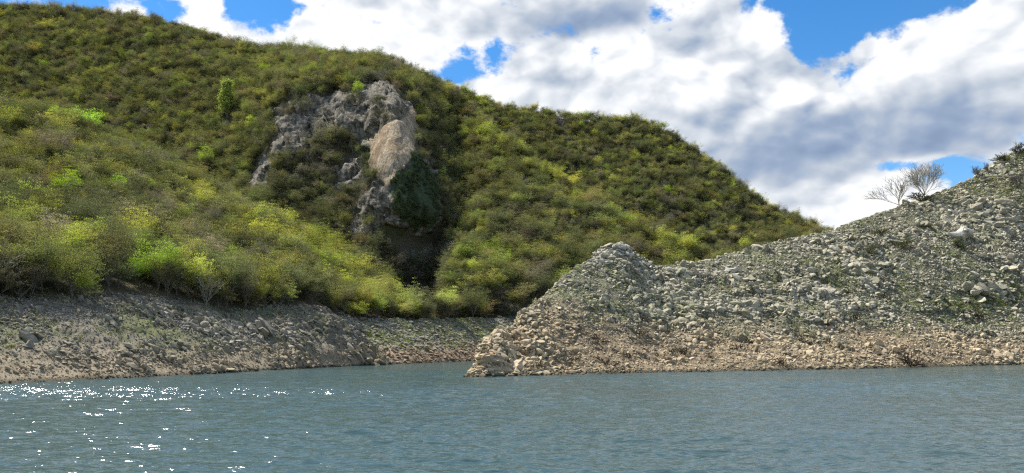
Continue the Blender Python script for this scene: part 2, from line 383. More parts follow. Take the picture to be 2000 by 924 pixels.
# -- E: the bare stony hillside on the right
xe = np.arange(906, 2760, 2.6)
ye_w = curve(xe, [(906, 736.5), (940, 736), (1000, 735), (1200, 730), (1400, 726), (1600, 722), (1800, 717), (2000, 712), (2300, 707), (2760, 702)], 10)
De_w = water_depth(ye_w)
ye_c = curve(xe, [(906, 736), (925, 727), (940, 706), (952, 680), (966, 655), (984, 644), (1005, 640), (1030, 606), (1062, 582), (1100, 545), (1140, 514), (1172, 496), (1184, 484), (1212, 480), (1228, 488), (1250, 506), (1290, 526), (1340, 516), (1400, 506), (1450, 492), (1500, 478), (1560, 466), (1620, 453), (1680, 430), (1740, 410), (1790, 394), (1840, 376), (1900, 350), (1940, 328), (1965, 305), (2000, 292), (2100, 250), (2300, 175), (2760, 40)], 4)
De_c = De_w + curve(xe, [(906, .6), (940, 3.5), (985, 13), (1062, 27), (1180, 41), (1212, 42), (1250, 43), (1290, 46), (1400, 58), (1500, 66), (1620, 76), (1740, 88), (1830, 96), (2000, 112), (2300, 140), (2760, 180)], 8)
fe = curve(xe, [(906, .4), (1100, .30), (1500, .34), (2000, .30), (2760, .25)])
ye_1 = ye_w + (ye_c - ye_w) * fe * .72; De_1 = De_w + (De_c - De_w) * .26
ye_2 = ye_w + (ye_c - ye_w) * .62; De_2 = De_w + (De_c - De_w) * .58
GE, pe = loft(xe, [(ye_w, De_w, 40), (ye_1, De_1, 44), (ye_2, De_2, 50), (ye_c, De_c, 1)], [(2, .4), (6, 3), (16, 10), (35, 26), (70, 60)])
kE = np.clip((GE[..., 2] + .2) / 2.5, 0, 1)
GE = relief(GE, [(26, 1.6, 2, False)], 71, keep=np.clip((GE[..., 2] - 1) / 8, 0, 1) * np.clip((3.0 - pe)[:, None] * 2.5, 0, 1))
GE = relief(GE, [(7, .5, 4, True), (1.3, .16, 3, True)], 72, keep=kE)
eq = np.stack([GE[..., 0] + .5 * GE[..., 2], GE[..., 1] * .8, GE[..., 2] * 1.5], -1) + .8 * fbm(GE, 4, 2, .5, 75)[..., None]
ledge = np.clip(fbm(GE, 15, 3, .6, 91) * 2.2 + .25, 0, 1)
GE = GE + grid_normals(GE) * (kE * (.25 + .75 * ledge) * np.clip((3.1 - pe)[:, None] * 3, .3, 1) * (.95 * facets(eq, 4.6, 77) + .5 * facets(eq, 1.9, 78)))[..., None]

# ------------------------------------------------------------------ materials
def new_mat(name):
    m_ = bpy.data.materials.new(name); m_.use_nodes = True; t = NT(m_.node_tree); t.N.clear()
    out = t.n('ShaderNodeOutputMaterial'); return m_, t, out
def pbsdf(t, col, rough=.9, spec=.2, normal=None):
    b = t.n('ShaderNodeBsdfPrincipled'); t.put(b.inputs['Base Color'], col); t.put(b.inputs['Roughness'], rough)
    b.inputs['Specular IOR Level'].default_value = spec
    if normal is not None: t.L.new(normal, b.inputs['Normal'])
    return b
def bump(t, h, dist, strength=1.0):
    b = t.n('ShaderNodeBump'); t.put(b.inputs['Height'], h); b.inputs['Distance'].default_value = dist; b.inputs['Strength'].default_value = strength
    return b.outputs[0]
def world_pos(t): return t.n('ShaderNodeNewGeometry').outputs['Position']

def shore_rock(name, zt, tan1, tan2, grey1, grey2, dark, ztop=None, moss=(.10, .13, .045), moss_amt=.5, per_stone=True, lich=.5, tip=False):
    """limestone: bleached tan below the high-water mark (a stain of the stone itself), grey above, moss and lichen"""
    m_, t, out = new_mat(name); P = world_pos(t)
    sp = t.n('ShaderNodeSeparateXYZ'); t.L.new(P, sp.inputs[0]); z = sp.outputs[2]
    big = t.noise(P, .055, 3, .5); mid = t.noise(P, .35, 4, .6); fine = t.noise(P, 2.6, 4, .65)
    zz = t.m('ADD', z, t.m('MULTIPLY', t.m('SUBTRACT', mid, .5), zt * 1.1)); zz = t.m('ADD', zz, t.m('MULTIPLY', t.m('SUBTRACT', big, .5), zt * 1.4))
    if tip: zz = t.m('SUBTRACT', zz, t.ss(sp.outputs[0], 30.0, 2.0, 0.0, 4.0))
    k = t.ss(zz, zt * .45, zt * 1.6)
    tan = t.mix(t.ss(mid, .3, .7), c4(*tan1), c4(*tan2)); gr = t.mix(t.ss(fine, .3, .72), c4(*grey1), c4(*grey2))
    col = t.mix(k, tan, gr)
    wet = t.ss(z, .12, .65, 1, 0); col = t.mix(t.m('MULTIPLY', wet, .8), col, c4(.05, .045, .03))
    if ztop: col = t.mix(t.m('MULTIPLY', t.ss(zz, ztop * .55, ztop), .75), col, c4(*dark))
    lc = t.ss(t.noise(P, 1.1, 5, .7), .52, .68, 0, lich); col = t.mix(lc, col, c4(*dark))
    if per_stone:
        oi = t.n('ShaderNodeObjectInfo'); r = oi.outputs['Random']
        col = t.mix(1.0, col, t.mix(r, c4(.66, .66, .65), c4(1.16, 1.15, 1.13)), 'MULTIPLY')
    if moss_amt > 0:
        nz = t.n('ShaderNodeSeparateXYZ'); t.L.new(t.n('ShaderNodeNewGeometry').outputs['Normal'], nz.inputs[0])
        mo = t.m('MULTIPLY', t.m('MULTIPLY', t.ss(t.noise(P, .12, 4, .6), .44, .62), t.ss(nz.outputs[2], .1, .8)), t.m('MULTIPLY', k, moss_amt))
        col = t.mix(mo, col, c4(*moss))
    nrm_ = bump(t, t.noise(P, 3.2, 6, .72), .10, .9)
    b = pbsdf(t, col, .92, .18, nrm_); t.L.new(b.outputs[0], out.inputs[0]); return m_

M_right = shore_rock('right_limestone', 6.6, (.465, .385, .26), (.335, .27, .18), (.28, .26, .19), (.48, .45, .36), (.10, .092, .07), None, (.16, .17, .085), .5, True, .45, True)
M_rground = shore_rock('right_scree_soil', 6.6, (.26, .205, .135), (.15, .115, .075), (.095, .09, .058), (.165, .16, .11), (.055, .05, .036), None, (.13, .145, .06), .8, False, .5, True)
M_left = shore_rock('left_limestone', 3.4, (.37, .315, .225), (.28, .23, .16), (.215, .195, .155), (.345, .32, .265), (.075, .068, .055), 15, (.13, .14, .06), .5, True, .5)
M_lground = shore_rock('left_scree_soil', 3.6, (.28, .235, .165), (.21, .17, .115), (.125, .11, .085), (.19, .175, .14), (.06, .055, .044), 15, (.12, .135, .055), .8, False, .5)

def forest_floor():
    m_, t, out = new_mat('leaf_litter'); P = world_pos(t)
    a = t.noise(P, .06, 3, .5); b_ = t.noise(P, .7, 5, .65)
    col = t.mix(t.ss(a, .35, .65), c4(.085, .075, .05), c4(.08, .082, .045)); col = t.mix(t.ss(b_, .45, .75), col, c4(.105, .095, .06))
    b = pbsdf(t, col, .95, .1, bump(t, b_, .6)); t.L.new(b.outputs[0], out.inputs[0]); return m_
M_floor = forest_floor()

def cliff_mat():
    m_, t, out = new_mat('cliff_limestone'); P = world_pos(t)
    st = t.v('MULTIPLY', P, (1, 1, .16)); la = t.v('MULTIPLY', P, (.5, .5, 1.9))
    streak = t.noise(st, .75, 6, .68); crack = t.noise(st, 2.3, 5, .7); lay = t.noise(la, .35, 5, .65)
    g = t.mix(t.ss(streak, .34, .66), c4(.06, .054, .044), c4(.27, .245, .20))
    g = t.mix(t.ss(lay, .47, .62, 0, .8), g, c4(.05, .05, .036))
    tn = t.mix(t.ss(streak, .36, .62), c4(.26, .19, .12), c4(.47, .40, .29)); tn = t.mix(t.ss(crack, .47, .62, 0, .9), tn, c4(.15, .115, .08))
    tn = t.mix(t.ss(t.noise(t.v('MULTIPLY', P, (1, 1, .3)), .16, 4, .6), .46, .60, 0, .75), tn, c4(.235, .16, .095))
    ta = t.n('ShaderNodeAttribute', attribute_name='tan'); iv = t.n('ShaderNodeAttribute', attribute_name='ivy')
    col = t.mix(ta.outputs['Fac'], g, tn)
    ivf = t.m('MULTIPLY', t.ss(t.m('ADD', iv.outputs['Fac'], t.m('MULTIPLY', t.m('SUBTRACT', t.noise(P, .5, 4, .7), .5), 2.4)), .45, .75), .9)
    col = t.mix(ivf, col, c4(.04, .065, .03))
    h = t.m('ADD', t.m('MULTIPLY', streak, .8), t.m('MULTIPLY', crack, .5))
    b = pbsdf(t, col, .93, .15, bump(t, h, .8)); t.L.new(b.outputs[0], out.inputs[0]); return m_
M_cliff = cliff_mat()

def leaf_mat(name='leaves'):
    m_, t, out = new_mat(name); oi = t.n('ShaderNodeObjectInfo')
    at = t.n('ShaderNodeAttribute', attribute_name='tint', attribute_type='INSTANCER')
    col = t.v('ADD', oi.outputs['Color'], at.outputs['Color'])
    lv = t.n('ShaderNodeAttribute', attribute_name='shade')
    col = t.v('SCALE', col, scale=t.m('MULTIPLY_ADD', lv.outputs['Fac'], .60, .74))
    d = t.n('ShaderNodeBsdfDiffuse'); t.put(d.inputs[0], col); tr = t.n('ShaderNodeBsdfTranslucent'); t.put(tr.inputs[0], t.v('MULTIPLY', col, (1.15, 1.2, .7)))
    mx = t.n('ShaderNodeMixShader'); mx.inputs[0].default_value = .24; t.L.new(d.outputs[0], mx.inputs[1]); t.L.new(tr.outputs[0], mx.inputs[2])
    t.L.new(mx.outputs[0], out.inputs[0]); return m_
M_leaf = leaf_mat()
def simple_mat(name, a, b_, scale=3.0, rough=.9, det=4, bd=0.02):
    m_, t, out = new_mat(name); P = world_pos(t); n_ = t.noise(P, scale, det, .65)
    b = pbsdf(t, t.mix(t.ss(n_, .3, .7), c4(*a), c4(*b_)), rough, .15, bump(t, n_, bd)); t.L.new(b.outputs[0], out.inputs[0]); return m_
M_bark = simple_mat('bark', (.095, .082, .064), (.18, .165, .14))
M_twig = simple_mat('pale_twigs', (.22, .20, .15), (.34, .31, .24))
M_deadtwig = simple_mat('dead_twigs', (.035, .028, .02), (.075, .058, .04))

def water_mat():
    m_, t, out = new_mat('lake_water'); P = world_pos(t)
    st = t.v('MULTIPLY', P, (.38, 1.0, 1.0))
    b_ = t.noise(st, 1.5, 3, .6, .2); c_ = t.noise(st, 6.0, 2, .6)
    sx = t.n('ShaderNodeSeparateXYZ'); t.L.new(P, sx.inputs[0])
    lane = t.m('MULTIPLY', t.ss(t.m('ABSOLUTE', t.m('SUBTRACT', sx.outputs[1], 72.0)), 16.0, 2.0), t.ss(sx.outputs[0], 8.0, -22.0))
    h = t.m('ADD', t.m('MULTIPLY', b_, .14), t.m('MULTIPLY', c_, t.m('MULTIPLY_ADD', lane, .035, .036)))
    nr = bump(t, h, 1.0)
    tint = t.mix(t.ss(t.noise(P, .02, 2, .5), .35, .65), c4(.046, .082, .088), c4(.046, .074, .074))
    b = pbsdf(t, tint, .13, .5, nr); b.inputs['IOR'].default_value = 1.33
    t.L.new(b.outputs[0], out.inputs[0]); return m_
M_water = water_mat()

# ------------------------------------------------------------------ terrain objects
def sheet(name, G, mats, attrs=None, fmat=None, faces=None):
    nr, nc = G.shape[:2]; Fc = grid_faces(nr, nc) if faces is None else faces
    me = mesh_from(name, G.reshape(-1, 3), Fc, mats, True, attrs, fmat)
    return link(name, me, kind='structure')
def face_val(a):
    return ((a[:-1, :-1] + a[1:, :-1] + a[:-1, 1:] + a[1:, 1:]) / 4).ravel()

# water: one sheet to the horizon, rippled geometry near the camera, flat far off
def build_water():
    ys = np.concatenate([np.geomspace(9, 19.8, 40), np.geomspace(20, 130, 520), np.geomspace(132, 400, 70), np.array([700, 1500, 4000.])])
    us = np.linspace(-.86, .86, 440)
    Y, U = np.meshgrid(ys, us, indexing='ij'); X = U * (Y + 3)
    Z = np.zeros_like(X); r = np.random.default_rng(3); cellw = np.gradient(Y, axis=0)
    Q = np.stack([X * .5, Y, 0 * X], -1)
    gust = .62 + .5 * fbm(Q, 16, 3, .6, 5) + 1.05 * np.exp(-((Y - 68 - .06 * X) / 8) ** 2) * np.clip((8 - X) / 30, 0, 1)
    wx = X + 1.1 * fbm(Q, 5, 2, .5, 8) ; wy = Y + 1.1 * fbm(Q, 5, 2, .5, 9)
    for k in range(40):
        lam = .30 * 1.068 ** k; ang = r.normal(1.68, .42); kx, ky = math.cos(ang) * 2 * math.pi / lam, math.sin(ang) * 2 * math.pi / lam
        amp = .0152 * lam ** .45; ph = r.uniform(0, 6.28)
        Z += amp * np.sin(kx * wx + ky * wy + ph) * np.clip(lam / (cellw * 2.2) - .5, 0, 1)
    Z *= gust * (.8 + .2 * np.clip((Y - 40) / 20, 0, 1)) * np.clip((300 - Y) / 150, 0, 1)
    return sheet('water', np.stack([X, Y, Z], -1), [M_water])
build_water()
def wing():
    V = [(-4000, -400, -.35), (4000, -400, -.35), (4000, 5000, -.35), (-4000, 5000, -.35)]
    me = mesh_from('lake_bed', V, [(0, 1, 2, 3)], [M_lground]); o = link('lake_bed', me, kind='structure'); o.location.z = -3.2
wing()

fa = face_val((pa[:, None] * np.ones(len(xa))) + .10 * fbm(GA, 6, 3, .5, 15))
sheet_A = sheet('left_hillside', GA, [M_lground, M_floor], fmat=(fa > 1.0).astype(int))
fb_ = face_val((pb[:, None] * np.ones(len(xb))) + .10 * fbm(GB, 6, 3, .5, 16))
M_bay = shore_rock('bay_scree', 4.0, (.33, .245, .165), (.25, .19, .13), (.20, .19, .145), (.25, .24, .20), (.08, .075, .065), 16, (.14, .16, .075), .55, False, .5)
sheet_B = sheet('bay_hillside', GB, [M_bay, M_floor], fmat=(fb_ > 1.0).astype(int))
rf = face_val(rockS) > .42
allF = grid_faces(*GC.shape[:2])
def sub_sheet(name, G, faces, mats, attrs, **props):
    used, inv = np.unique(faces.ravel(), return_inverse=True)
    me = mesh_from(name, G.reshape(-1, 3)[used], inv.reshape(-1, 4), mats, True, {k: v.ravel()[used] for k, v in attrs.items()})
    return link(name, me, **props)
sheet_C = sub_sheet('wooded_hill', GC, allF[~rf], [M_floor], {}, kind='structure')
cliff_o = sub_sheet('cliff', GC, allF[rf], [M_cliff], {'tan': tanS, 'ivy': ivyS}, kind='structure')
sheet_D = sheet('far_shoulder', GD, [M_floor])
sheet_E = sheet('right_hillside', GE, [M_rground])

# ------------------------------------------------------------------ plant forms (grown limb by limb, leaves at the twig ends)
def perp(d):
    a = np.cross(d, [0, 0, 1.0]) if abs(d[2]) < .9 else np.cross(d, [1.0, 0, 0])
    a /= np.linalg.norm(a); return a, np.cross(d, a)
class Plant:
    def __init__(s, seed): s.r = np.random.default_rng(seed); s.segs = []; s.ends = []
    def limb(s, p, d, L, r, lev, levels, spread, kids, bend=.25, up=.12, steps=3):
        p = np.array(p, float); d = np.array(d, float); d /= np.linalg.norm(d); pts = [p.copy()]; rad = [r]
        for i in range(steps):
            d = d + s.r.normal(0, bend / steps ** .5, 3) * .6 + np.array([0, 0, up / steps]); d /= np.linalg.norm(d)
            p = p + d * L / steps; pts.append(p.copy()); rad.append(r * (1 - .62 * (i + 1) / steps))
        s.segs.append((pts, rad, lev))
        if lev >= levels - 1: s.ends.append((pts[-1], d, L)); s.ends.append((pts[-2], d, L)); return
        n_ = kids[lev]; ph = s.r.uniform(0, 6.28)
        for k in range(n_):
            f = s.r.uniform(.28, 1.0) if k else 1.0; q = min(int(f * steps), steps - 1); fr = f * steps - q
            b = pts[q] + (pts[q + 1] - pts[q]) * fr; rr = rad[q] * .62
            a1, a2 = perp(d); th = ph + k * 2.4; sp = spread[lev] * s.r.uniform(.6, 1.25)
            nd = d * math.cos(sp) + (a1 * math.cos(th) + a2 * math.sin(th)) * math.sin(sp)
            s.limb(b, nd, L * s.r.uniform(.52, .78), rr, lev + 1, levels, spread, kids, bend, up, max(2, steps - 1))
    def wood(s, levs=None, rmin=.008):
        V, Fc = [], []
        for pts, rad, lev in s.segs:
            if levs is not None and lev not in levs: continue
            k = 5 if lev == 0 else (4 if lev == 1 else 3); b0 = len(V)
            for i, (p, r) in enumerate(zip(pts, rad)):
                d = pts[min(i + 1, len(pts) - 1)] - pts[max(i - 1, 0)]; d = d / (np.linalg.norm(d) + 1e-9); a1, a2 = perp(d); r = max(r, rmin)
                for j in range(k):
                    t = 2 * math.pi * j / k; V.append(p + (a1 * math.cos(t) + a2 * math.sin(t)) * r)
            for i in range(len(pts) - 1):
                for j in range(k):
                    Fc.append((b0 + i * k + j, b0 + i * k + (j + 1) % k, b0 + (i + 1) * k + (j + 1) % k, b0 + (i + 1) * k + j))
        return np.array(V), np.array(Fc)
    def leaves(s, per, size, sig, flat=.5):
        r = s.r; C = np.repeat(np.array([e_[0] for e_ in s.ends]), per, 0); n_ = len(C)
        C = C + r.normal(0, 1, (n_, 3)) * np.array([sig, sig, sig * .38])
        nz = r.normal(0, 1, (n_, 3)) + np.array([0, 0, flat * 2]); nz /= np.linalg.norm(nz, axis=1)[:, None]
        t = np.cross(nz, r.normal(0, 1, (n_, 3))); t /= np.linalg.norm(t, axis=1)[:, None]; b = np.cross(nz, t)
        sz = size * r.uniform(.6, 1.4, (n_, 1))
        V = np.stack([C - t * sz * .5, C + b * sz * .28, C + t * sz * .5, C - b * sz * .28], 1).reshape(-1, 3)
        sh = np.repeat(r.uniform(0, 1, n_), 4)
        return V, np.arange(n_ * 4).reshape(-1, 4), sh
def join_wl(name, wd, lf, mats):
    V, Fc = wd; n0, f0 = len(V), len(Fc); sh = np.zeros(n0); fm = np.zeros(f0)
    if lf is not None:
        V = np.vstack([V, lf[0]]); Fc = np.vstack([Fc, lf[1] + n0]); sh = np.concatenate([sh, lf[2]]); fm = np.concatenate([fm, np.ones(len(lf[1]))])
    return mesh_from(name, V, Fc, mats, False, {'shade': sh}, fm)

def broadleaf(seed, h, leafy, limbs=6, spread0=.62, narrow=False):
    p = Plant(seed); r = p.r
    p.limb((0, 0, -.5), (r.normal(0, .08), r.normal(0, .08), 1), .5 + h * (.17 if not narrow else .8), .11 * h / 7, 0, 1, [0], [0]); trunk = p.segs[-1]; p.ends = []
    top = trunk[0][-1]
    for k in range(limbs if not narrow else 16):
        th = k * 2.4 + r.uniform(-.4, .4)
        if narrow:
            f = k / 16; q = trunk[0][0] + (top - trunk[0][0]) * (.22 + .78 * f); sp = .6 - .3 * f; L = h * .13 * (1.05 - .6 * f)
        else:
            sp = spread0 * (1.15 if k % 3 else .35) * r.uniform(.75, 1.2); q = trunk[0][1] + (top - trunk[0][1]) * r.uniform(.0, 1); L = h * r.uniform(.36, .5)
        d = (math.cos(th) * math.sin(sp), math.sin(th) * math.sin(sp), math.cos(sp))
        p.limb(q, d, L, .055 * h / 7, 1, 4, [0, .55, .65, .7], [0, 5, 3, 0], .3, .26)
    return p
NV = 7
TREES = []   # (trunk mesh, crown mesh, joined mesh, height)
for k in range(NV):
    h = [8.4, 7.0, 9, 6.4, 8, 7.4, 8.6][k]; p = broadleaf(100 + k, h, True, 6 + k % 3, [.5, .62, .42, .72, .58, .5, .66][k])
    lf = p.leaves([26, 24, 25, 28, 20, 24, 28][k], .20, .40, 1.0)
    lf = (lf[0] * np.array([1, 1, 1]), lf[1], lf[2])
    tr = p.wood([0], .02); cr = p.wood([1, 2, 3], .011)
    wd = p.wood(None, .011)
    hh = float(np.max(lf[0][:, 2]))
    TREES.append((mesh_from('trunk', tr[0], tr[1], [M_bark]), join_wl('crown', cr, lf, [M_bark, M_leaf]), join_wl('tree_form', wd, lf, [M_bark, M_leaf]), hh))
BARE = []
for k in range(3):
    h = [6.5, 5.6, 7][k]; p = broadleaf(150 + k, h, False, 7, .6)
    lf = p.leaves(2, .16, .3); tr = p.wood([0], .02); cr = p.wood([1, 2, 3], .022); wd = p.wood(None, .022)
    BARE.append((mesh_from('trunk', tr[0], tr[1], [M_bark]), join_wl('crown', cr, lf, [M_twig, M_leaf]), join_wl('tree_form', wd, lf, [M_twig, M_leaf]), float(np.max(lf[0][:, 2]))))
FORMS = TREES + BARE

# ------------------------------------------------------------------ scattering points on the terrain sheets
def cell_samples(G, par, n, dens, r):
    """random points on the sheet, chosen by real area times dens (per vertex)"""
    a = G[:-1, :-1]; b = G[:-1, 1:]; c_ = G[1:, 1:]; d = G[1:, :-1]
    ar = np.linalg.norm(np.cross(c_ - a, d - b), axis=-1) * .5
    w_ = (ar * (dens[:-1, :-1] + dens[1:, 1:] + dens[:-1, 1:] + dens[1:, :-1]) * .25).ravel(); tot = w_.sum()
    if n is None: n = int(tot)
    cs = np.cumsum(w_); idx = np.searchsorted(cs, r.uniform(0, cs[-1], n)); idx = np.minimum(idx, len(w_) - 1)
    i, j = np.divmod(idx, G.shape[1] - 1); u, v = r.uniform(0, 1, (2, n, 1))
    P = (a[i, j] * (1 - u) + b[i, j] * u) * (1 - v) + (d[i, j] * (1 - u) + c_[i, j] * u) * v
    nn = np.cross(b[i, j] - a[i, j], d[i, j] - a[i, j]); nn /= np.linalg.norm(nn, axis=1)[:, None] + 1e-9
    return P, nn, i, j
def proto_collection(name, meshes, objname):
    c_ = bpy.data.collections.new(name)
    for me in meshes:
        o = bpy.data.objects.new(objname, me); c_.objects.link(o)
    return c_
def scatter(name, P, rot, scl, idx, tint, coll, parent=None, **props):
    me = bpy.data.meshes.new(name + '_points'); n_ = len(P); me.vertices.add(n_); me.vertices.foreach_set('co', np.asarray(P, np.float32).ravel())
    for an, ty, av in (('rot', 'FLOAT_VECTOR', rot), ('scl', 'FLOAT_VECTOR', scl)):
        at = me.attributes.new(an, ty, 'POINT'); at.data.foreach_set('vector', np.asarray(av, np.float32).ravel())
    at = me.attributes.new('idx', 'INT', 'POINT'); at.data.foreach_set('value', np.asarray(idx, np.int32))
    at = me.attributes.new('tint', 'FLOAT_COLOR', 'POINT'); at.data.foreach_set('color', np.c_[tint, np.ones(n_)].astype(np.float32).ravel())
    o = link(name, me, parent, kind='stuff', **props); o.color = (0, 0, 0, 1)
    g = bpy.data.node_groups.new(name + '_nodes', 'GeometryNodeTree'); g.interface.new_socket('Geometry', in_out='INPUT', socket_type='NodeSocketGeometry'); g.interface.new_socket('Geometry', in_out='OUTPUT', socket_type='NodeSocketGeometry')
    gi = g.nodes.new('NodeGroupInput'); go = g.nodes.new('NodeGroupOutput'); ip = g.nodes.new('GeometryNodeInstanceOnPoints'); ci = g.nodes.new('GeometryNodeCollectionInfo')
    ci.inputs['Collection'].default_value = coll; ci.inputs['Separate Children'].default_value = True; ci.inputs['Reset Children'].default_value = True
    def na(nm, dt): q = g.nodes.new('GeometryNodeInputNamedAttribute'); q.data_type = dt; q.inputs['Name'].default_value = nm; return q.outputs[0]
    er = g.nodes.new('FunctionNodeEulerToRotation'); g.links.new(na('rot', 'FLOAT_VECTOR'), er.inputs[0])
    g.links.new(gi.outputs[0], ip.inputs['Points']); g.links.new(ci.outputs[0], ip.inputs['Instance']); ip.inputs['Pick Instance'].default_value = True
    g.links.new(na('idx', 'INT'), ip.inputs['Instance Index']); g.links.new(er.outputs[0], ip.inputs['Rotation']); g.links.new(na('scl', 'FLOAT_VECTOR'), ip.inputs['Scale'])
    g.links.new(ip.outputs[0], go.inputs[0])
    md = o.modifiers.new('scatter', 'NODES'); md.node_group = g
    return o
tree_coll = proto_collection('tree_forms', [f[2] for f in FORMS], 'tree_form')

def thin(P, rad):
    """keep trees from standing inside each other: drop points nearer than rad to an earlier one"""
    cell = {}; keep = []
    for k, (x, y, z) in enumerate(P):
        r_ = rad[k]; cx, cy = int(x // 3), int(y // 3); ok = True
        for a in (-1, 0, 1):
            for b in (-1, 0, 1):
                for (qx, qy, qz) in cell.get((cx + a, cy + b), ()):
                    if (qx - x) ** 2 + (qy - y) ** 2 + .7 * (qz - z) ** 2 < r_ * r_: ok = False; break
                if not ok: break
            if not ok: break
        if ok: cell.setdefault((cx, cy), []).append((x, y, z)); keep.append(k)
    return np.array(keep)

# palette, linear albedo
PAL = np.array([(.140, .145, .078), (.192, .200, .095), (.252, .260, .103), (.365, .375, .11), (.475, .485, .112), (.41, .52, .085), (.235, .212, .16), (.295, .265, .135)])
PNAME = ['dark-olive', 'dull-green', 'olive', 'yellow-green', 'golden-green', 'lime-green', 'grey-brown', 'rusty-olive']
def pick_tint(P, r, wts):
    """wts (n,8) weights -> palette index and jittered colour"""
    cs = np.cumsum(wts, 1); cs /= cs[:, -1:]; k = (r.uniform(0, 1, (len(P), 1)) > cs).sum(1); k = np.minimum(k, 7)
    return k, PAL[k] * r.uniform(.68, 1.24, (len(P), 1)) * (1 + r.normal(0, .05, (len(P), 3)))
def forest(G, par, dens, r, wfun, smin, smax, bp=.5, vary=0.0):
    P, nn, i, j = cell_samples(G, par, None, dens, r)
    sc = r.uniform(smin, smax, len(P)) * (1 + .25 * fbm(P, 18, 2, .5, 5))
    kp = thin(P, 1.82 * sc); P, nn, i, j, sc = P[kp], nn[kp], i[kp], j[kp], sc[kp]
    px, py = to_pix(P); k, tint = pick_tint(P, r, wfun(P, px, py, i, j))
    tint = tint * (1 + vary * np.clip(r.normal(0, .8, (len(P), 1)), -1.4, 1.3))
    form = r.integers(0, NV, len(P)); bare = r.uniform(0, 1, len(P)) < np.where(k == 6, bp, .04); form = np.where(bare, NV + r.integers(0, 3, len(P)), form)
    rot = np.c_[r.normal(0, .07, len(P)) + np.clip(nn[:, 1], -1, 0) * -.0, r.normal(0, .07, len(P)), r.uniform(0, 6.28, len(P))]
    scl = np.c_[sc * r.uniform(.9, 1.15, len(P)), sc * r.uniform(.9, 1.15, len(P)), sc * r.uniform(.85, 1.15, len(P))]
    return dict(P=P, n=nn, rot=rot, scl=scl, form=form, k=k, tint=tint, px=px, py=py, sc=sc)
one = np.ones
def clumps(P, sc, seed): return .5 + .5 * np.clip(fbm(P, sc, 3, .55, seed) * 1.7, -1, 1)
def stk(l, ax): return np.stack(np.broadcast_arrays(*l), ax)
def wA(P, px, py, i, j):
    c1 = clumps(P, 22, 81); c2 = clumps(P, 11, 83); top = np.clip((560 - py) / 260, 0, 1); low = 1 - top
    lime = np.clip(c1 * 1.6 - .5, 0, 1)
    return stk([.5 + 1.3 * low * (1 - lime), .9 + .7 * low, 1.0 + 0 * c1, .65 + 1.0 * top * lime + .3 * lime, .22 + 1.0 * lime, .08 + .5 * lime * c2, .7 * (1 - lime) + .2, .3 * c2], 1)
def wB(P, px, py, i, j):
    c1 = clumps(P, 16, 85); rt_ = np.clip((px - 800) / 25, 0, 1); lime = np.clip(c1 * 1.5 - .3, 0, 1) * (1 - rt_)
    return stk([.25 * (1 - lime) + 2 * rt_, .5 + rt_, .8 + 0 * c1, (1.0 + .5 * lime) * (1 - .85 * rt_), .9 * (1 - rt_) + lime, .22 * (1 - rt_) + .4 * lime, .12 + rt_, .15 + 0 * c1], 1)
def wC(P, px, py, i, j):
    c1 = clumps(P, 30, 87); sky_ = np.clip(1 - (py - np.interp(px, xc, yc_c)) / 30, 0, 1); dk = np.clip(blurlook(darkM, i, j), 0, 1)  # dk: dark scrub by the cliff, plus shade painted into the gully trees
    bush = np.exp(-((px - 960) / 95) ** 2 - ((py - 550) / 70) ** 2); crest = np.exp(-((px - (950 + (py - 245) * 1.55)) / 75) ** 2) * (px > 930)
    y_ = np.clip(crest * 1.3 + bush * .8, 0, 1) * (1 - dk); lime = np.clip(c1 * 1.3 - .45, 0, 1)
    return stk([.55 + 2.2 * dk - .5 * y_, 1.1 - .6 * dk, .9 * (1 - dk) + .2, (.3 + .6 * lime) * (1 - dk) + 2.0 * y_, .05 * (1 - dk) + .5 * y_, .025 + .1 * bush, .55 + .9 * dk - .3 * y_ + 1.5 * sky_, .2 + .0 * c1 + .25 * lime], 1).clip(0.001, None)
def wD(P, px, py, i, j):
    c1 = clumps(P, 30, 89); rim = np.clip(1 - (py - np.interp(px, xd, yd_c)) / 45, 0, 1)
    return stk([1.0 - .6 * rim, 1.1 + 0 * c1, .8 + 0 * c1, .22 + .9 * rim, .04 + .15 * rim, .02 + 0 * c1, .4 + 0 * c1, .2 + 0 * c1], 1)
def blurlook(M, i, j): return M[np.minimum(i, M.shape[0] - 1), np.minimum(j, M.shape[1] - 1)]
rt = np.random.default_rng(21)
visA = np.clip((pa[:, None] > 1.02) * one(GA.shape[1]) * (pa[:, None] < 3.35), 0, 1) * ((xa[None] < 612) & (xa[None] > -330))
FA = forest(GA, pa, visA * .22, rt, wA, .55, 1.15, .16, .28)
visB = (pb[:, None] > 1.03) * (pb[:, None] < 3.3) * ((xb[None] > 440) & (xb[None] < 1120))
FB = forest(GB, pb, visB * .16, rt, wB, .6, 1.1, .2, .22)
seenC = (PX > -120) & (PX < 1470)
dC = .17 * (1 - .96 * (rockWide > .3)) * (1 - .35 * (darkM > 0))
hidC = (PY > np.interp(PX, xa, ya_c) + 40) & (PX < 600)
dC = dC * (1 - .85 * ((PX > 688) & (PX < 862) & (PY > 350) & (PY < 490)))
dC = dC * np.clip(1 - 8 * (tanWide - .01), 0, 1)
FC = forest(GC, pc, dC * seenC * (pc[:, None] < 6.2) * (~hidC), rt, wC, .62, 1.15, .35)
visD = (pd_[:, None] < 2.2) * one(GD.shape[1]) * (xd[None] > 850)
hidD = (np.interp(xd, xc, yc_c)[None] + 60 < to_pix(GD)[1]) & (xd[None] < 1450)
FD = forest(GD, pd_, visD * .14 * (~hidD), rt, wD, .62, 1.15, .35)
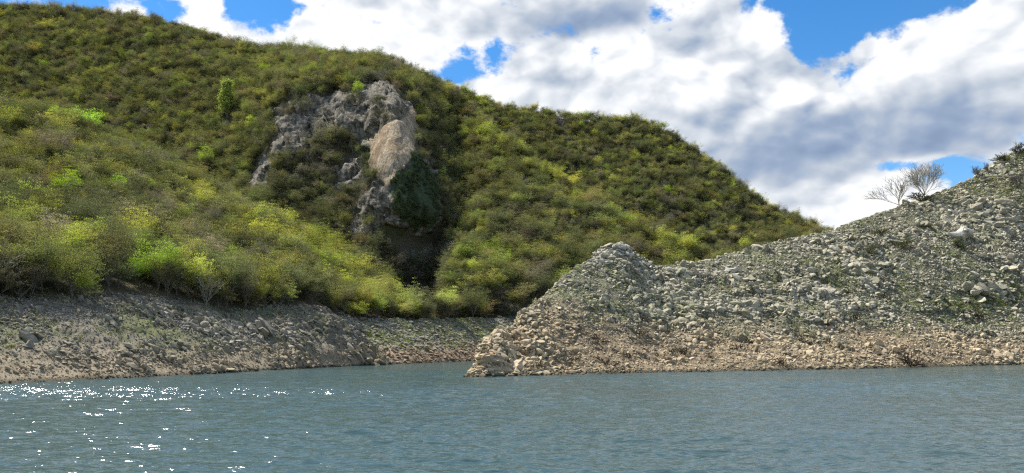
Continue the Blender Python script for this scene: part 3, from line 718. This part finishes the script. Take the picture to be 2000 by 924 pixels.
def clearing(f, spots):
    """leave room round the trees that are built singly"""
    k_ = np.ones(len(f['P']), bool)
    for (x, y, rx, below) in spots: k_ &= ~((np.abs(f['px'] - x) < rx) & (f['py'] > y - 10) & (f['py'] < y + below))
    return {a_: v_[k_] for a_, v_ in f.items()}
FA = clearing(FA, [(266, 558, 30, 34), (125, 400, 30, 40), (250, 345, 18, 30), (90, 470, 20, 34)])
FC = clearing(FC, [(443, 240, 14, 22), (699, 474, 18, 24), (515, 150, 14, 16), (240, 130, 14, 16)]); FD = clearing(FD, [(1306, 385, 12, 16), (1096, 248, 12, 14)])
print('trees', [len(f['P']) for f in (FA, FB, FC, FD)])

# the trees that show largest stand as objects of their own, the rest of the wood is one mass per hillside
hts = np.array([f[3] for f in FORMS])
allT = {k: np.concatenate([f[k] for f in (FA, FB, FC, FD)]) for k in FA}
src = np.concatenate([np.full(len(f['P']), s) for s, f in enumerate((FA, FB, FC, FD))])
front = np.concatenate([np.ones(len(FA['P'])) , np.ones(len(FB['P'])), .8 * np.ones(len(FC['P'])), .0 * np.ones(len(FD['P']))])
seen = ((allT['px'] > 2) & (allT['px'] < 1998) & (allT['py'] > 10))
# hide test: nearer ground in front of the foot of the tree
yA_ = np.interp(allT['px'], xa, ya_c); yB_ = np.interp(allT['px'], xb, yb_c); yE_ = np.interp(allT['px'], xe, ye_c)
seen &= ~((src >= 1) & (allT['px'] < 760) & (allT['py'] > yA_ - 4)); seen &= ~((src >= 2) & (allT['px'] > 400) & (allT['px'] < 860) & (allT['py'] > yB_ - 6)); seen &= ~((allT['px'] > 930) & (allT['py'] > yE_ - 6)); seen &= ~((src == 0) & (allT['py'] < yA_ - 1) & (allT['P'][:, 1] > np.interp(allT['px'], xa, Da_c)))
seen &= ~((src == 1) & (allT['P'][:, 1] > np.interp(allT['px'], xb, Db_c)))
size = hts[allT['form']] * allT['scl'][:, 2] / allT['P'][:, 1] * seen * (front > 0)
NIND = 288
big = np.argsort(-size)[:NIND]; rest = np.ones(len(size), bool); rest[big] = False
FOREST_NAMES = ['spring_wood', 'bay_wood', 'high_wood', 'shoulder_wood']
FL = ['mass of smaller spring trees filling the left wooded spur behind the larger front trees', 'yellow-green wood on the spur running down to the bay bank', 'dull green wood covering the high hill around and above the cliff', 'dark green wood on the far shoulder sloping down to the right']
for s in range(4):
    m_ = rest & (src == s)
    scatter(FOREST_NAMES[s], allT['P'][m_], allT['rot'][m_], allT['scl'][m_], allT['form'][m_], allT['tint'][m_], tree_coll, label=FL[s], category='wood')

# ------------------------------------------------------------------ labels: look first, then the landmark it stands by, then its place in a row
def across(px):
    names = ['at left edge', 'near blossoming bush', 'left of lime tree', 'by lime tree', 'past lime tree', 'above grey bank', 'near bank nose', 'above bay', 'by dark ravine', 'past dark ravine', 'behind rocky point', 'behind stone hillside']
    lim = [60, 140, 220, 320, 430, 530, 630, 730, 850, 960, 1100]
    return names[int(np.searchsorted(lim, px))]
ORD = ['leftmost', 'second', 'third', 'fourth', 'fifth', 'sixth', 'seventh', 'eighth', 'ninth', 'tenth', 'eleventh', 'twelfth', 'thirteenth', 'fourteenth']
NUM = ['zero', 'one', 'two', 'three', 'four', 'five', 'six', 'seven', 'eight', 'nine', 'ten', 'eleven', 'twelve', 'thirteen', 'fourteen']
def single_out(items):
    """items: list of (label, px); alike ones get their place in the row, from the left"""
    by = {}
    for q, (l, x) in enumerate(items): by.setdefault(l, []).append((x, q))
    res = [None] * len(items)
    for l, v in by.items():
        v.sort()
        for o_, (x, q) in enumerate(v):
            if len(v) == 1: res[q] = l
            elif len(v) == 2: res[q] = l + (', left one of two' if o_ == 0 else ', right one of two')
            elif o_ == 0: res[q] = l + ', leftmost of %s' % NUM[min(len(v), 14)]
            elif o_ == len(v) - 1: res[q] = l + ', rightmost of %s' % NUM[min(len(v), 14)]
            else: res[q] = l + ', %s from left of %s' % (ORD[min(o_, 13)], NUM[min(len(v), 14)])
    return res
tiers = []
items = []
for q in big:
    px, py, s = allT['px'][q], allT['py'][q], src[q]; k = allT['k'][q]; hpx = size[q] * F
    base = PNAME[k] + (' twiggy tree' if allT['form'][q] >= NV else ' tree')
    yt = np.interp(px, xa, ya_t)
    if s == 0: tier = 'on bank edge' if py > yt - 22 else ('low on spur' if py > yt - 70 else ('midway up spur' if py > yt - 150 else 'high on spur'))
    elif s == 1: tier = 'on bay spur'
    else: tier = 'on high hill'
    items.append(('%s %s %s' % (base, tier, across(px)), px))
labs = single_out(items)
GRP = ['large trees along the left wooded spur', 'large trees on the bay spur', 'large trees at the foot of the high hill', '']
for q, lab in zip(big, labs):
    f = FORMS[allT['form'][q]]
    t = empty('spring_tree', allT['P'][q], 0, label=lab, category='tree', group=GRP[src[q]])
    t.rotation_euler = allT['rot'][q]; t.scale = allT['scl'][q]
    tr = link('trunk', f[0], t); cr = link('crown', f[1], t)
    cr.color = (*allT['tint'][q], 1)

# ------------------------------------------------------------------ stones
def stone_mesh(name, seed, cuts=9, sub=2, slab=1.0, mat=None, rough=.10):
    r = np.random.default_rng(seed); bm = bmesh_new = None
    import bmesh
    bm = bmesh.new(); bmesh.ops.create_icosphere(bm, subdivisions=sub, radius=1.0)
    V = np.array([v.co[:] for v in bm.verts]); Fc = np.array([[v.index for v in f.verts] for f in bm.faces]); bm.free()
    V = V * (1 + r.uniform(-.10, .10, (len(V), 1)))
    for _ in range(cuts):
        n_ = r.normal(0, 1, 3); n_ /= np.linalg.norm(n_); d = r.uniform(.30, .74); ex = np.maximum(V @ n_ - d, 0); V = V - ex[:, None] * n_ * .94
    V = V * (1 + rough * fbm(V + seed, .55, 2, .6, seed)[:, None])
    V = V * np.array([r.uniform(.85, 1.25), r.uniform(.75, 1.0), r.uniform(.5, .8) * slab]); V /= np.abs(V).max()
    return mesh_from(name, V, Fc, [mat] if mat else [], False)
def stones_for(mat, seed, slab=1.0, n_=10):
    return [stone_mesh('stone', seed + k, 7 + k % 5, 2, slab, mat) for k in range(n_)]
def scree(name, G, par, dens, r, size_fun, meshes, parent, mat_slot, tilt, n_ind, ind_name, label, sink=.25, prefer=None, maxn=None):
    P, nn, i, j = cell_samples(G, par, maxn, dens, r)
    sz = size_fun(P, r); d = P[:, 1]
    # rest on the slope, dip of the beds gives a common lean
    rz = r.normal(tilt[0], tilt[1], len(P)); rx = r.normal(tilt[2], tilt[3], len(P)); ry = r.normal(tilt[4], tilt[3], len(P))
    rot = np.c_[rx, ry, rz]; P = P + nn * (sz * (.5 - sink) * .6)[:, None]
    scl = np.c_[sz * r.uniform(.8, 1.25, len(P)), sz * r.uniform(.75, 1.1, len(P)), sz * r.uniform(.7, 1.15, len(P))]
    idx = r.integers(0, len(meshes), len(P)); px, py = to_pix(P)
    pr = sz / d * (px > 0) * (px < 2000)
    if prefer is not None: pr = pr * prefer(px, py, P)
    big_ = np.argsort(-pr)[:n_ind]; m_ = np.ones(len(P), bool); m_[big_] = False
    cl = proto_collection(name + '_forms', meshes, 'stone_form')
    o = scatter(name, P[m_], rot[m_], scl[m_], idx[m_], np.zeros((m_.sum(), 3)), cl, parent)
    for q in big_:
        s = link(ind_name, meshes[idx[q]], parent); s.location = P[q]; s.rotation_euler = rot[q]; s.scale = scl[q]
    return P, sz
def power_size(a, b, p, r, n_): u = r.uniform(0, 1, n_); return (a ** (1 - p) + u * (b ** (1 - p) - a ** (1 - p))) ** (1 / (1 - p))
rs = np.random.default_rng(33)
stR = stones_for(M_right, 200, 1.0, 12); stL = stones_for(M_left, 260, .9, 10); stB = stones_for(M_bay, 300, .9, 6)
def sizeE(P, r):
    far = np.clip(P[:, 1] / 145, .85, 2.0); big_ = np.clip(fbm(P, 14, 3, .6, 91) * 1.8 + .25, .10, 1) * np.clip((P[:, 2] - 4) / 4, .62, 1)
    return power_size(.11, .85, 2.75, r, len(P)) * (.55 + 1.35 * big_) * far
frontE = (pe[:, None] > -.3) & (pe[:, None] < 3.10) & (xe[None] < 2130)
grassy = np.clip((fbm(GE, 20, 3, .6, 95) - .05) * 3, 0, 1) * np.clip((GE[..., 2] - 7) / 6, 0, 1)
densE = frontE * (11.0 - 5.0 * grassy) * np.clip(165 / GE[..., 1], .35, 1.6) ** 1.4
PE_, SE_ = scree('hillside_rubble', GE, pe, densE, rs, sizeE, stR, sheet_E, 0, (.5, .5, -.25, .35, .15), 285, 'stone', None)
def sizeA(P, r):
    big_ = np.clip(fbm(P, 7, 3, .6, 97) * 1.9 + .15, 0, 1)
    return power_size(.09, .5, 2.8, r, len(P)) * (.6 + 1.4 * big_) * np.clip(P[:, 1] / 105, .8, 1.5)
densA = ((pa[:, None] > -.3) & (pa[:, None] < 1.06) & (xa[None] > -170)) * 11.0 * np.clip(105 / GA[..., 1], .4, 1.3) ** 1.5
scree('left_rubble', GA, pa, densA, rs, sizeA, stL, sheet_A, 0, (.6, .5, -.2, .35, .5), 240, 'stone', None)
def sizeB(P, r): return power_size(.18, .7, 2.8, r, len(P)) * 1.2
densB = ((pb[:, None] > -.3) & (pb[:, None] < 1.1) & (xb[None] > 660) & (xb[None] < 1060)) * 3.0
scree('bay_rubble', GB, pb, densB, rs, sizeB, stB, sheet_B, 0, (.6, .6, -.2, .3, .2), 60, 'stone', None)

# ------------------------------------------------------------------ single things
def locate(G, px, py, par=None, hi=1e9, lo=0.0):
    gx, gy = to_pix(G); d = (gx - px) ** 2 + (gy - py) ** 2 + 0.0 * gx
    if par is not None: d = d + 1e9 * ((par[:, None] > hi) | (par[:, None] < lo))
    q = np.unravel_index(np.argmin(d), d.shape); return G[q], grid_normals(G)[q]
ro = np.random.default_rng(77)
def outcrop(G, par, hi, px, py, rx, ry, spx, n_, meshes, label, cat='rock outcrop', lean=(-.25, .15), name='rock_outcrop', group=None, up=.0, sit=.25, wide=1.0):
    """a knot of large stones bedded in the slope; sizes in photo pixels are turned into metres at its real distance"""
    base, _ = locate(G, px, py, par, hi); s = base[1] / F
    t = empty(name, base, 0, label=label, category=cat)
    if group: t['group'] = group
    for k in range(n_):
        a = ro.uniform(0, 6.28); q = ro.uniform(0, 1) ** .6 if n_ > 1 else 0
        p, nn = locate(G, px + rx * q * math.cos(a), py + ry * q * math.sin(a), par, hi)
        z = s * spx * ro.uniform(.34, .72) * (1.25 - .6 * q)
        o = link('stone' if n_ > 1 else 'boulder_rock', meshes[ro.integers(0, len(meshes))], t)
        o.location = Vector(p + nn * z * (sit + up * (1 - q))) - Vector(base); o.rotation_euler = (ro.normal(lean[0], .3), ro.normal(lean[1], .3), ro.normal(.5, .6)); o.scale = (z * wide * ro.uniform(1.0, 1.5), z * wide * ro.uniform(.8, 1.1), z * ro.uniform(.7, 1.15))
    return t
M_pale = shore_rock('pale_limestone', 1.0, (.47, .38, .27), (.38, .30, .2), (.36, .35, .30), (.50, .485, .43), (.16, .155, .14), None, (.15, .16, .08), .15, True, .3)
M_tanrock = shore_rock('tan_bedrock', 9.0, (.52, .42, .30), (.38, .29, .19), (.40, .38, .33), (.50, .48, .43), (.12, .10, .075), None, (.15, .16, .08), .0, True, .35)
stP = stones_for(M_pale, 400, 1.1, 6); stT = stones_for(M_tanrock, 430, 1.1, 6)
E_ = (GE, pe, 3.02)
for a in [
    (1400, 600, 40, 14, 17, 12, stR, 'grey stones below the saddle above the tan band'),
    (1120, 560, 30, 14, 14, 12, stR, 'grey stones on the left flank of the rocky point'),
    (1250, 610, 30, 12, 16, 9, stR, 'dark grey stones on the right flank of the rocky point'),
    (1625, 470, 36, 9, 15, 12, stR, 'grey boulders along the crest where the far hill ends'),
    (1800, 440, 36, 16, 17, 12, stR, 'grey boulders right below the leafless rounded tree'),
    (1690, 590, 40, 14, 17, 10, stR, 'grey boulders low on the right hillside above driftwood'),
    (1500, 660, 40, 14, 15, 10, stT, 'tan boulders in the middle of the tan band'),
    (1720, 680, 40, 12, 17, 10, stT, 'tan boulders left of the largest dead bush'),
    (1320, 700, 40, 10, 14, 10, stT, 'tan boulders near the water below the saddle'),
    (1950, 690, 34, 10, 18, 8, stT, 'tan boulders near the water at the right edge'),
    (1212, 492, 32, 13, 15, 44, stP, 'pale grey crag crowning the rocky point beside the water', 'rock outcrop'),
    (1180, 506, 26, 12, 15, 12, stP, 'broken pale ledge just below left of the crag'),
    (1250, 520, 30, 10, 13, 12, stP, 'pale stones stepping down right of the crag'),
    (985, 664, 16, 16, 26, 14, stT, 'big rounded tan boulders on the left shoulder of the point'),
    (962, 702, 20, 18, 24, 18, stT, 'tan bedrock knobs near the tip of the point'),
    (1000, 716, 50, 12, 20, 30, stT, 'low tan bedrock shelf along the waterline at the tip'),
    (938, 728, 16, 4, 12, 9, stT, 'dark low rocks ending the point in the water'),
    (1062, 588, 10, 8, 16, 5, stR, 'small grey knob notching the left skyline of the point'),
    (1036, 612, 16, 12, 17, 9, stR, 'grey rocks on the left skyline above the tan boulders'),
    (1428, 526, 16, 9, 22, 4, stP, 'pale flat block right of the saddle'),
    (1445, 548, 42, 18, 20, 18, stR, 'grey slanting ledges below the pale flat block'),
    (1490, 492, 36, 12, 20, 12, stR, 'grey boulders along the crest right of the saddle'),
    (1335, 555, 28, 14, 18, 10, stR, 'dark grey boulders under the saddle'),
    (1590, 530, 34, 16, 19, 12, stR, 'grey boulder knot in the middle of the stone hillside'),
    (1530, 600, 34, 14, 16, 10, stR, 'grey boulders just above the tan band in mid slope'),
    (1875, 462, 16, 10, 30, 6, stP, 'two big pale blocks high on the right hillside', 'boulders'),
    (1903, 570, 34, 20, 26, 12, stR, 'large cracked grey outcrop beside the grass patch at right'),
    (1818, 588, 26, 12, 20, 9, stR, 'grey boulders left of the cracked outcrop'),
    (1735, 520, 30, 14, 18, 10, stR, 'grey boulders below the bare trees'),
    (1660, 525, 28, 14, 18, 10, stR, 'dark grey boulders in the middle of the right hillside'),
    (1975, 520, 22, 22, 24, 8, stR, 'steep grey rocks at the right edge of the photo'),
    (1940, 440, 26, 12, 20, 8, stR, 'grey rocks under the grassy shoulder at right'),
    (1842, 642, 3, 3, 20, 2, stP, 'single pale boulder in the tan band at right', 'boulder'),
    (1180, 590, 34, 16, 15, 12, stR, 'grey stones in the middle of the rocky point'),
    (1100, 640, 34, 16, 14, 10, stT, 'tan boulders low on the rocky point')]:
    outcrop(*E_, *a[:8] if len(a) > 8 else a, cat=a[8] if len(a) > 8 else 'rock outcrop', sit=-.12 if a[6] is stT else .22, wide=1.35 if a[6] is stT else 1.0, up=.45 if 'crag crowning' in a[7] else 0.0)
A_ = (GA, pa, 1.05)
for a in [
    (55, 664, 26, 20, 24, 9, stL, 'dark cracked boulders at the left edge of the left bank'),
    (106, 692, 20, 8, 22, 6, stL, 'flat grey blocks on the left bank above the tan strip'),
    (215, 628, 26, 10, 15, 10, stL, 'grey boulders in the upper left bank'),
    (262, 690, 22, 12, 20, 8, stL, 'rounded grey boulders in the middle of the left bank'),
    (345, 680, 24, 12, 18, 8, stL, 'grey boulders low on the left bank'),
    (320, 606, 30, 10, 17, 12, stL, 'dark boulders under the trees at the top of the left bank'),
    (420, 645, 30, 10, 14, 8, stL, 'small grey boulders right of the middle of the left bank'),
    (520, 645, 36, 14, 20, 12, stL, 'dark slanting ledges toward the nose of the left bank'),
    (620, 640, 34, 20, 20, 14, stL, 'dark slanting ledges on the nose of the left bank'),
    (690, 690, 30, 14, 16, 10, stL, 'dark ledges low on the nose of the left bank'),
    (30, 725, 30, 8, 12, 9, stT, 'tan boulders at the waterline on the left edge')]:
    outcrop(*A_, *a[:8], lean=(-.2, .5))

# -- plants that stand out
def special(G, par, hi, px, py, hpx, forms, tint, name, label, cat, crown_mat=None, lo=0.0, wide=1.0, group=None, rz=None, sink=0.0):
    p, nn = locate(G, px, py, par, hi, lo); h = hpx * p[1] / F; f = forms[ro.integers(0, len(forms))]
    t = empty(name, p - np.array([0, 0, sink]), 0, label=label, category=cat)
    if group: t['group'] = group
    s = h / f[3]; t.scale = (s * wide, s * wide, s); t.rotation_euler.z = ro.uniform(0, 6.28) if rz is None else rz
    link('trunk', f[0], t); c_ = link('crown', f[1], t); c_.color = (*tint, 1); return t
def make_forms(fn, seeds, matw, per, size, sig, thick=.011, flat=.8, levs=(1, 2, 3, 4)):
    res = []
    for s_ in seeds:
        p = fn(s_); lf = p.leaves(per, size, sig, flat) if per else None; tr = p.wood([0], .02); cr = p.wood(list(levs), thick)
        hh = float(np.max(lf[0][:, 2])) if per else float(max(e_[0][2] for e_ in p.ends))
        res.append((mesh_from('trunk', tr[0], tr[1], [matw]), join_wl('crown', cr, lf, [matw, M_leaf]), None, hh))
    return res
POP = make_forms(lambda s_: broadleaf(s_, 14, True, narrow=True), [501], M_bark, 22, .42, .5)
special(GC, pc, 6, 443, 240, 88, POP, (.36, .42, .13), 'poplar_tree', 'tall slender yellow-green poplar standing alone above the dull wood left of the cliff', 'tree')
special(GA, pa, 2.9, 266, 558, 60, TREES, (.42, .62, .05), 'spring_tree', 'vivid lime green tree low on the left spur, brightest tree in the photo', 'tree')
special(GA, pa, 2.9, 125, 400, 76, TREES, (.40, .54, .06), 'spring_tree', 'tall bright green tree high on the left spur near the left edge', 'tree')
special(GA, pa, 2.9, 250, 345, 34, TREES, (.48, .58, .07), 'spring_tree', 'small bright yellow tree near the crest of the left spur', 'tree')
special(GC, pc, 6, 515, 150, 34, TREES, (.36, .46, .07), 'spring_tree', 'small bright green tree just under the skyline left of the cliff', 'tree')
special(GC, pc, 6, 240, 130, 44, TREES, (.24, .28, .07), 'spring_tree', 'paler green tree alone in the dull upper wood', 'tree')
special(GD, pd_, 2, 1306, 385, 26, TREES, (.36, .46, .06), 'spring_tree', 'small bright green tree on the far shoulder', 'tree')
BL = make_forms(lambda s_: broadleaf(s_, 4.5, True, 7), [511, 512], M_twig, 14, .17, .32)
for (px, py, h, G, par, hi, lab) in [(90, 470, 40, GA, pa, 2.9, 'white blossoming bush on the left spur near the left edge'), (699, 474, 34, GC, pc, 6, 'white blossoming bush at the foot of the cliff'), (768, 540, 24, GB, pb, 2.98, 'small white blossoming bush on the crest of the bay spur')]:
    special(G, par, hi, px, py, h, BL, (.72, .72, .68), 'blossoming_bush', lab, 'bush')
special(GC, pc, 6, 50, 32, 34, TREES, (.045, .05, .035), 'dark_tree', 'dark upright tree breaking the skyline at upper left', 'tree', wide=.7)

# the two leafless trees on the stone hillside
def windy(s_, h, n_, sp0, lean):
    p = Plant(s_); r = p.r
    p.limb((0, 0, -.3), (lean, 0, 1), h * .22, .13, 0, 1, [0], [0]); tr = p.segs[-1]; p.ends = []
    for k in range(n_):
        th = k * 2.4 + r.uniform(-.3, .3); sp = sp0 * r.uniform(.35, 1.15); q = tr[0][1] + (tr[0][-1] - tr[0][1]) * r.uniform(0, 1)
        p.limb(q, (math.cos(th) * math.sin(sp) + lean, math.sin(th) * math.sin(sp), math.cos(sp)), h * r.uniform(.34, .46), .075, 1, 5, [0, .42, .5, .55, .5], [0, 5, 5, 3, 0], .22, .22)
    return p
HT = make_forms(lambda s_: windy(s_, 9, 10, .8, 0.0), [521], M_twig, 0, 0, 0, .026)
HT2 = make_forms(lambda s_: windy(s_, 7, 4, .9, -.28), [522], M_twig, 0, 0, 0, .020)
special(GE, pe, 3.0, 1804, 386, 84, HT, (0, 0, 0), 'bare_tree', 'leafless rounded tree on the right skyline above a dark bush', 'tree', wide=1.0)
special(GE, pe, 3.0, 1758, 405, 66, HT2, (0, 0, 0), 'bare_tree', 'thinner leafless tree leaning left beside the rounded one', 'tree', wide=1.3, rz=0)
HT3 = make_forms(lambda s_: windy(s_, 4, 5, .6, 0), [523, 524], M_bark, 0, 0, 0, .022)
special(GE, pe, 3.0, 1908, 348, 26, HT3, (0, 0, 0), 'bare_sapling', 'bare sapling on the grassy right skyline, left one', 'sapling')
special(GE, pe, 3.0, 1928, 338, 24, HT3, (0, 0, 0), 'bare_sapling', 'thin bare sapling on the right skyline between the other sapling and the dark bush', 'sapling', wide=.5)
special(GE, pe, 3.0, 1992, 296, 24, HT3, (0, 0, 0), 'bare_sapling', 'bare sapling at the right edge above the dark bush', 'sapling')
special(GE, pe, 3.0, 1990, 372, 40, HT3, (0, 0, 0), 'bare_sapling', 'bare brown sapling on the grassy slope at the right edge', 'sapling')
special(GD, pd_, 2, 1096, 248, 34, BARE, (.15, .12, .10), 'bare_tree', 'grey leafless tree standing up on the far ridge line', 'tree')

def tuft(s_, h, n_, sp0, levels=3):
    p = Plant(s_); r = p.r
    for k in range(n_):
        th = k * 2.4 + r.uniform(-.5, .5); sp = sp0 * r.uniform(.15, 1.2)
        p.limb((r.normal(0, .1), r.normal(0, .1), -.15), (math.cos(th) * math.sin(sp), math.sin(th) * math.sin(sp), math.cos(sp)), h * r.uniform(.5, .9), .035, 0 if k == 0 else 1, levels, [.5, .6, .6], [4, 4, 0], .3, .05)
    return p
DB = [p for p in (tuft(540 + k, 1.0, 16, 1.15) for k in range(4))]
DBM = []
for p in DB:
    w0 = p.wood(None, .02); lf = p.leaves(11, .075, .11, .2); DBM.append((mesh_from('dead_bush', w0[0], w0[1], [M_deadtwig]), join_wl('dead_bush', w0, lf, [M_deadtwig, M_leaf])))
bush_spots = [(1055, 720, 16), (1120, 706, 16), (1167, 668, 22), (1128, 642, 12), (1250, 655, 16), (1252, 628, 14), (1292, 594, 16), (1183, 710, 18), (1332, 690, 18), (1441, 683, 16), (1526, 711, 18), (1567, 668, 14), (1611, 638, 14), (1672, 622, 14), (1778, 712, 30), (1712, 552, 16), (1727, 584, 20), (1912, 624, 22), (1230, 700, 12), (1386, 700, 12)]
def near(px, py):
    row = 'at the waterline' if py > 700 else ('in the tan band' if py > 640 else 'on the grey stones')
    col = 'of the rocky point' if px < 1260 else ('below the saddle' if px < 1420 else ('in mid hillside' if px < 1640 else 'below the bare trees'))
    return row + ' ' + col
bl = single_out([('dark dead bush ' + near(x, y), x) for (x, y, h) in bush_spots])
for (x, y, h), lab in zip(bush_spots, bl):
    if h == 30: lab = 'largest dark dead bush, at the waterline below the bare trees'
    p, nn = locate(GE, x, y, pe, 3); o = link('dead_bush', DBM[ro.integers(0, 4)][0], label=lab, category='bush', group='dark dead bushes on the stone hillside')
    s = h * p[1] / F / .95; o.location = p; o.scale = (s * 1.25, s, s * .8); o.rotation_euler = (0, 0, ro.uniform(0, 6.28))
for (x, y, h, tint, lab) in [(1803, 394, 20, (.07, .07, .04), 'dark bush at the foot of the leafless rounded tree'), (1986, 298, 15, (.04, .05, .025), 'dark evergreen bush on the crest at the right edge'), (1960, 314, 15, (.05, .06, .03), 'small dark bush left of the evergreen bush on the crest'), (1762, 484, 16, (.10, .12, .05), 'low green bush on the stones below the bare trees'), (1696, 492, 14, (.09, .11, .05), 'small green bush on the stones left below the bare trees'), (1720, 456, 13, (.09, .10, .05), 'small dark green bush just below the crest left of the bare trees'), (1875, 484, 16, (.10, .12, .05), 'low green bush under the two pale blocks')]:
    p, nn = locate(GE, x, y, pe, 3); s = h * p[1] / F / .85
    o = link('green_bush', DBM[ro.integers(0, 4)][1], label=lab, category='bush'); o.color = (*tint, 1); o.location = p; o.scale = (s * 1.25, s * 1.1, s * .85); o.rotation_euler = (0, 0, ro.uniform(0, 6.28))

# -- ivy hanging on the cliff
def ivy():
    d_ = (ivyS > .3) * .9 * (fbm(GC, 3.5, 3, .6, 66) > -.02)
    P, nn, i, j = cell_samples(GC, pc, None, d_, ro); n_ = len(P); s = ro.uniform(.5, 1.3, (n_, 1))
    cl = proto_collection('ivy_forms', [d[1] for d in DBM], 'ivy_form')
    tn = np.array((.10, .14, .07)) * ro.uniform(.6, 1.5, (n_, 1)) * np.ones((1, 3))
    scatter('cliff_ivy', P, np.c_[ro.uniform(.6, 1.3, n_), ro.normal(0, .2, n_), ro.normal(0, .5, n_)], np.repeat(s, 3, 1), ro.integers(0, 4, n_), tn, cl, label='dark green ivy hanging on the cliff under and right of the tan slab', category='ivy')
ivy()
# -- driftwood left by the falling lake
def branch_mesh(seed, L, r0):
    p = Plant(seed); p.limb((0, 0, 0), (1, 0, .02), L, r0, 0, 3, [.45, .5], [3, 2], .12, 0, 5); w0 = p.wood(None, .02); return mesh_from('driftwood', w0[0], w0[1], [M_twig])
for (x, y, L, rz, lab) in [(1640, 612, 100, .1, 'long pale driftwood branch above the tan band'), (1930, 604, 80, .05, 'pale driftwood branch below the grass patch at right'), (1205, 588, 36, .5, 'short pale stick on the middle of the rocky point'), (1418, 562, 60, .2, 'thin pale branch lying across the grey ledges')]:
    p, nn = locate(GE, x, y, pe, 3); L = L * p[1] / F; q, _ = locate(GE, x + L * F / p[1] * .9, y - 4, pe, 3)
    o = link('driftwood', branch_mesh(560 + int(x), L, .09), label=lab, category='driftwood'); o.location = p + nn * .45; d = Vector(q - p); o.rotation_euler = d.to_track_quat('X', 'Z').to_euler()

# -- grass between the stones
def grass_mesh(seed):
    r = np.random.default_rng(seed); n_ = 26; a = r.uniform(0, 6.28, n_); q = r.uniform(0, .5, n_); B = np.c_[np.cos(a) * q, np.sin(a) * q, -.05 * np.ones(n_)]
    a2 = r.uniform(0, 6.28, n_); sd_ = np.c_[np.cos(a2), np.sin(a2), 0 * a2] * .07; tp = B + np.c_[np.cos(a) * .28, np.sin(a) * .28, r.uniform(.25, .55, n_)]
    V = np.stack([B - sd_, B + sd_, tp], 1).reshape(-1, 3); return mesh_from('grass_tuft', V, np.arange(n_ * 3).reshape(-1, 3), [M_leaf], False, {'shade': np.repeat(r.uniform(0, 1, n_), 3)})
gm = [grass_mesh(600 + k) for k in range(4)]; gcoll = proto_collection('grass_forms', gm, 'grass_tuft_form')
def lawn(name, G, par, dens, tint, label, sc, parent=None):
    P, nn, i, j = cell_samples(G, par, None, dens, ro); n_ = len(P); s = ro.uniform(.5, 1.3, (n_, 1)) * sc
    tn = np.array(tint) * ro.uniform(.7, 1.3, (n_, 1)) * (1 + ro.normal(0, .08, (n_, 3)))
    scatter(name, P, np.c_[ro.normal(0, .2, (n_, 2)), ro.uniform(0, 6.28, n_)], np.repeat(s, 3, 1), ro.integers(0, 4, n_), tn, gcoll, parent, label=label, category='grass')
hiE = np.clip((GE[..., 2] - 5.5) / 4, 0, 1); pxE, pyE = to_pix(GE)
patch = np.exp(-((pxE - 1960) / 50) ** 2 - ((pyE - 585) / 26) ** 2) + .8 * np.exp(-((pxE - 1880) / 40) ** 2 - ((pyE - 595) / 20) ** 2) + np.exp(-((pxE - 1300) / 40) ** 2 - ((pyE - 610) / 22) ** 2) * .7 + .8 * np.clip((pxE - 1780) / 160, 0, 1) * np.clip((450 - pyE) / 60, 0, 1)
dG = frontE * hiE * np.clip(.2 + .9 * grassy * (pxE > 1260) + 4.5 * patch, 0, 5) * np.clip(150 / GE[..., 1], .4, 1.3)
lawn('hillside_grass', GE, pe, dG, (.19, .215, .085), 'thin spring grass growing between the stones of the right hillside', .8)
dGA = ((pa[:, None] > .25) & (pa[:, None] < .95) & (xa[None] > -30)) * np.clip(fbm(GA, 9, 3, .6, 99) * 2 - .15, 0, 1) * 2.0
lawn('bank_grass', GA, pa, dGA, (.17, .19, .075), 'sparse grass in patches on the left bank', .55)
dGB = ((pb[:, None] > .2) & (pb[:, None] < 1.0) & (xb[None] > 660) & (xb[None] < 1060)) * np.clip(fbm(GB, 12, 3, .6, 98) * 2 + .5, 0, 1) * 1.6
lawn('bay_grass', GB, pb, dGB, (.20, .24, .08), 'thin green grass over the bay bank', .8)
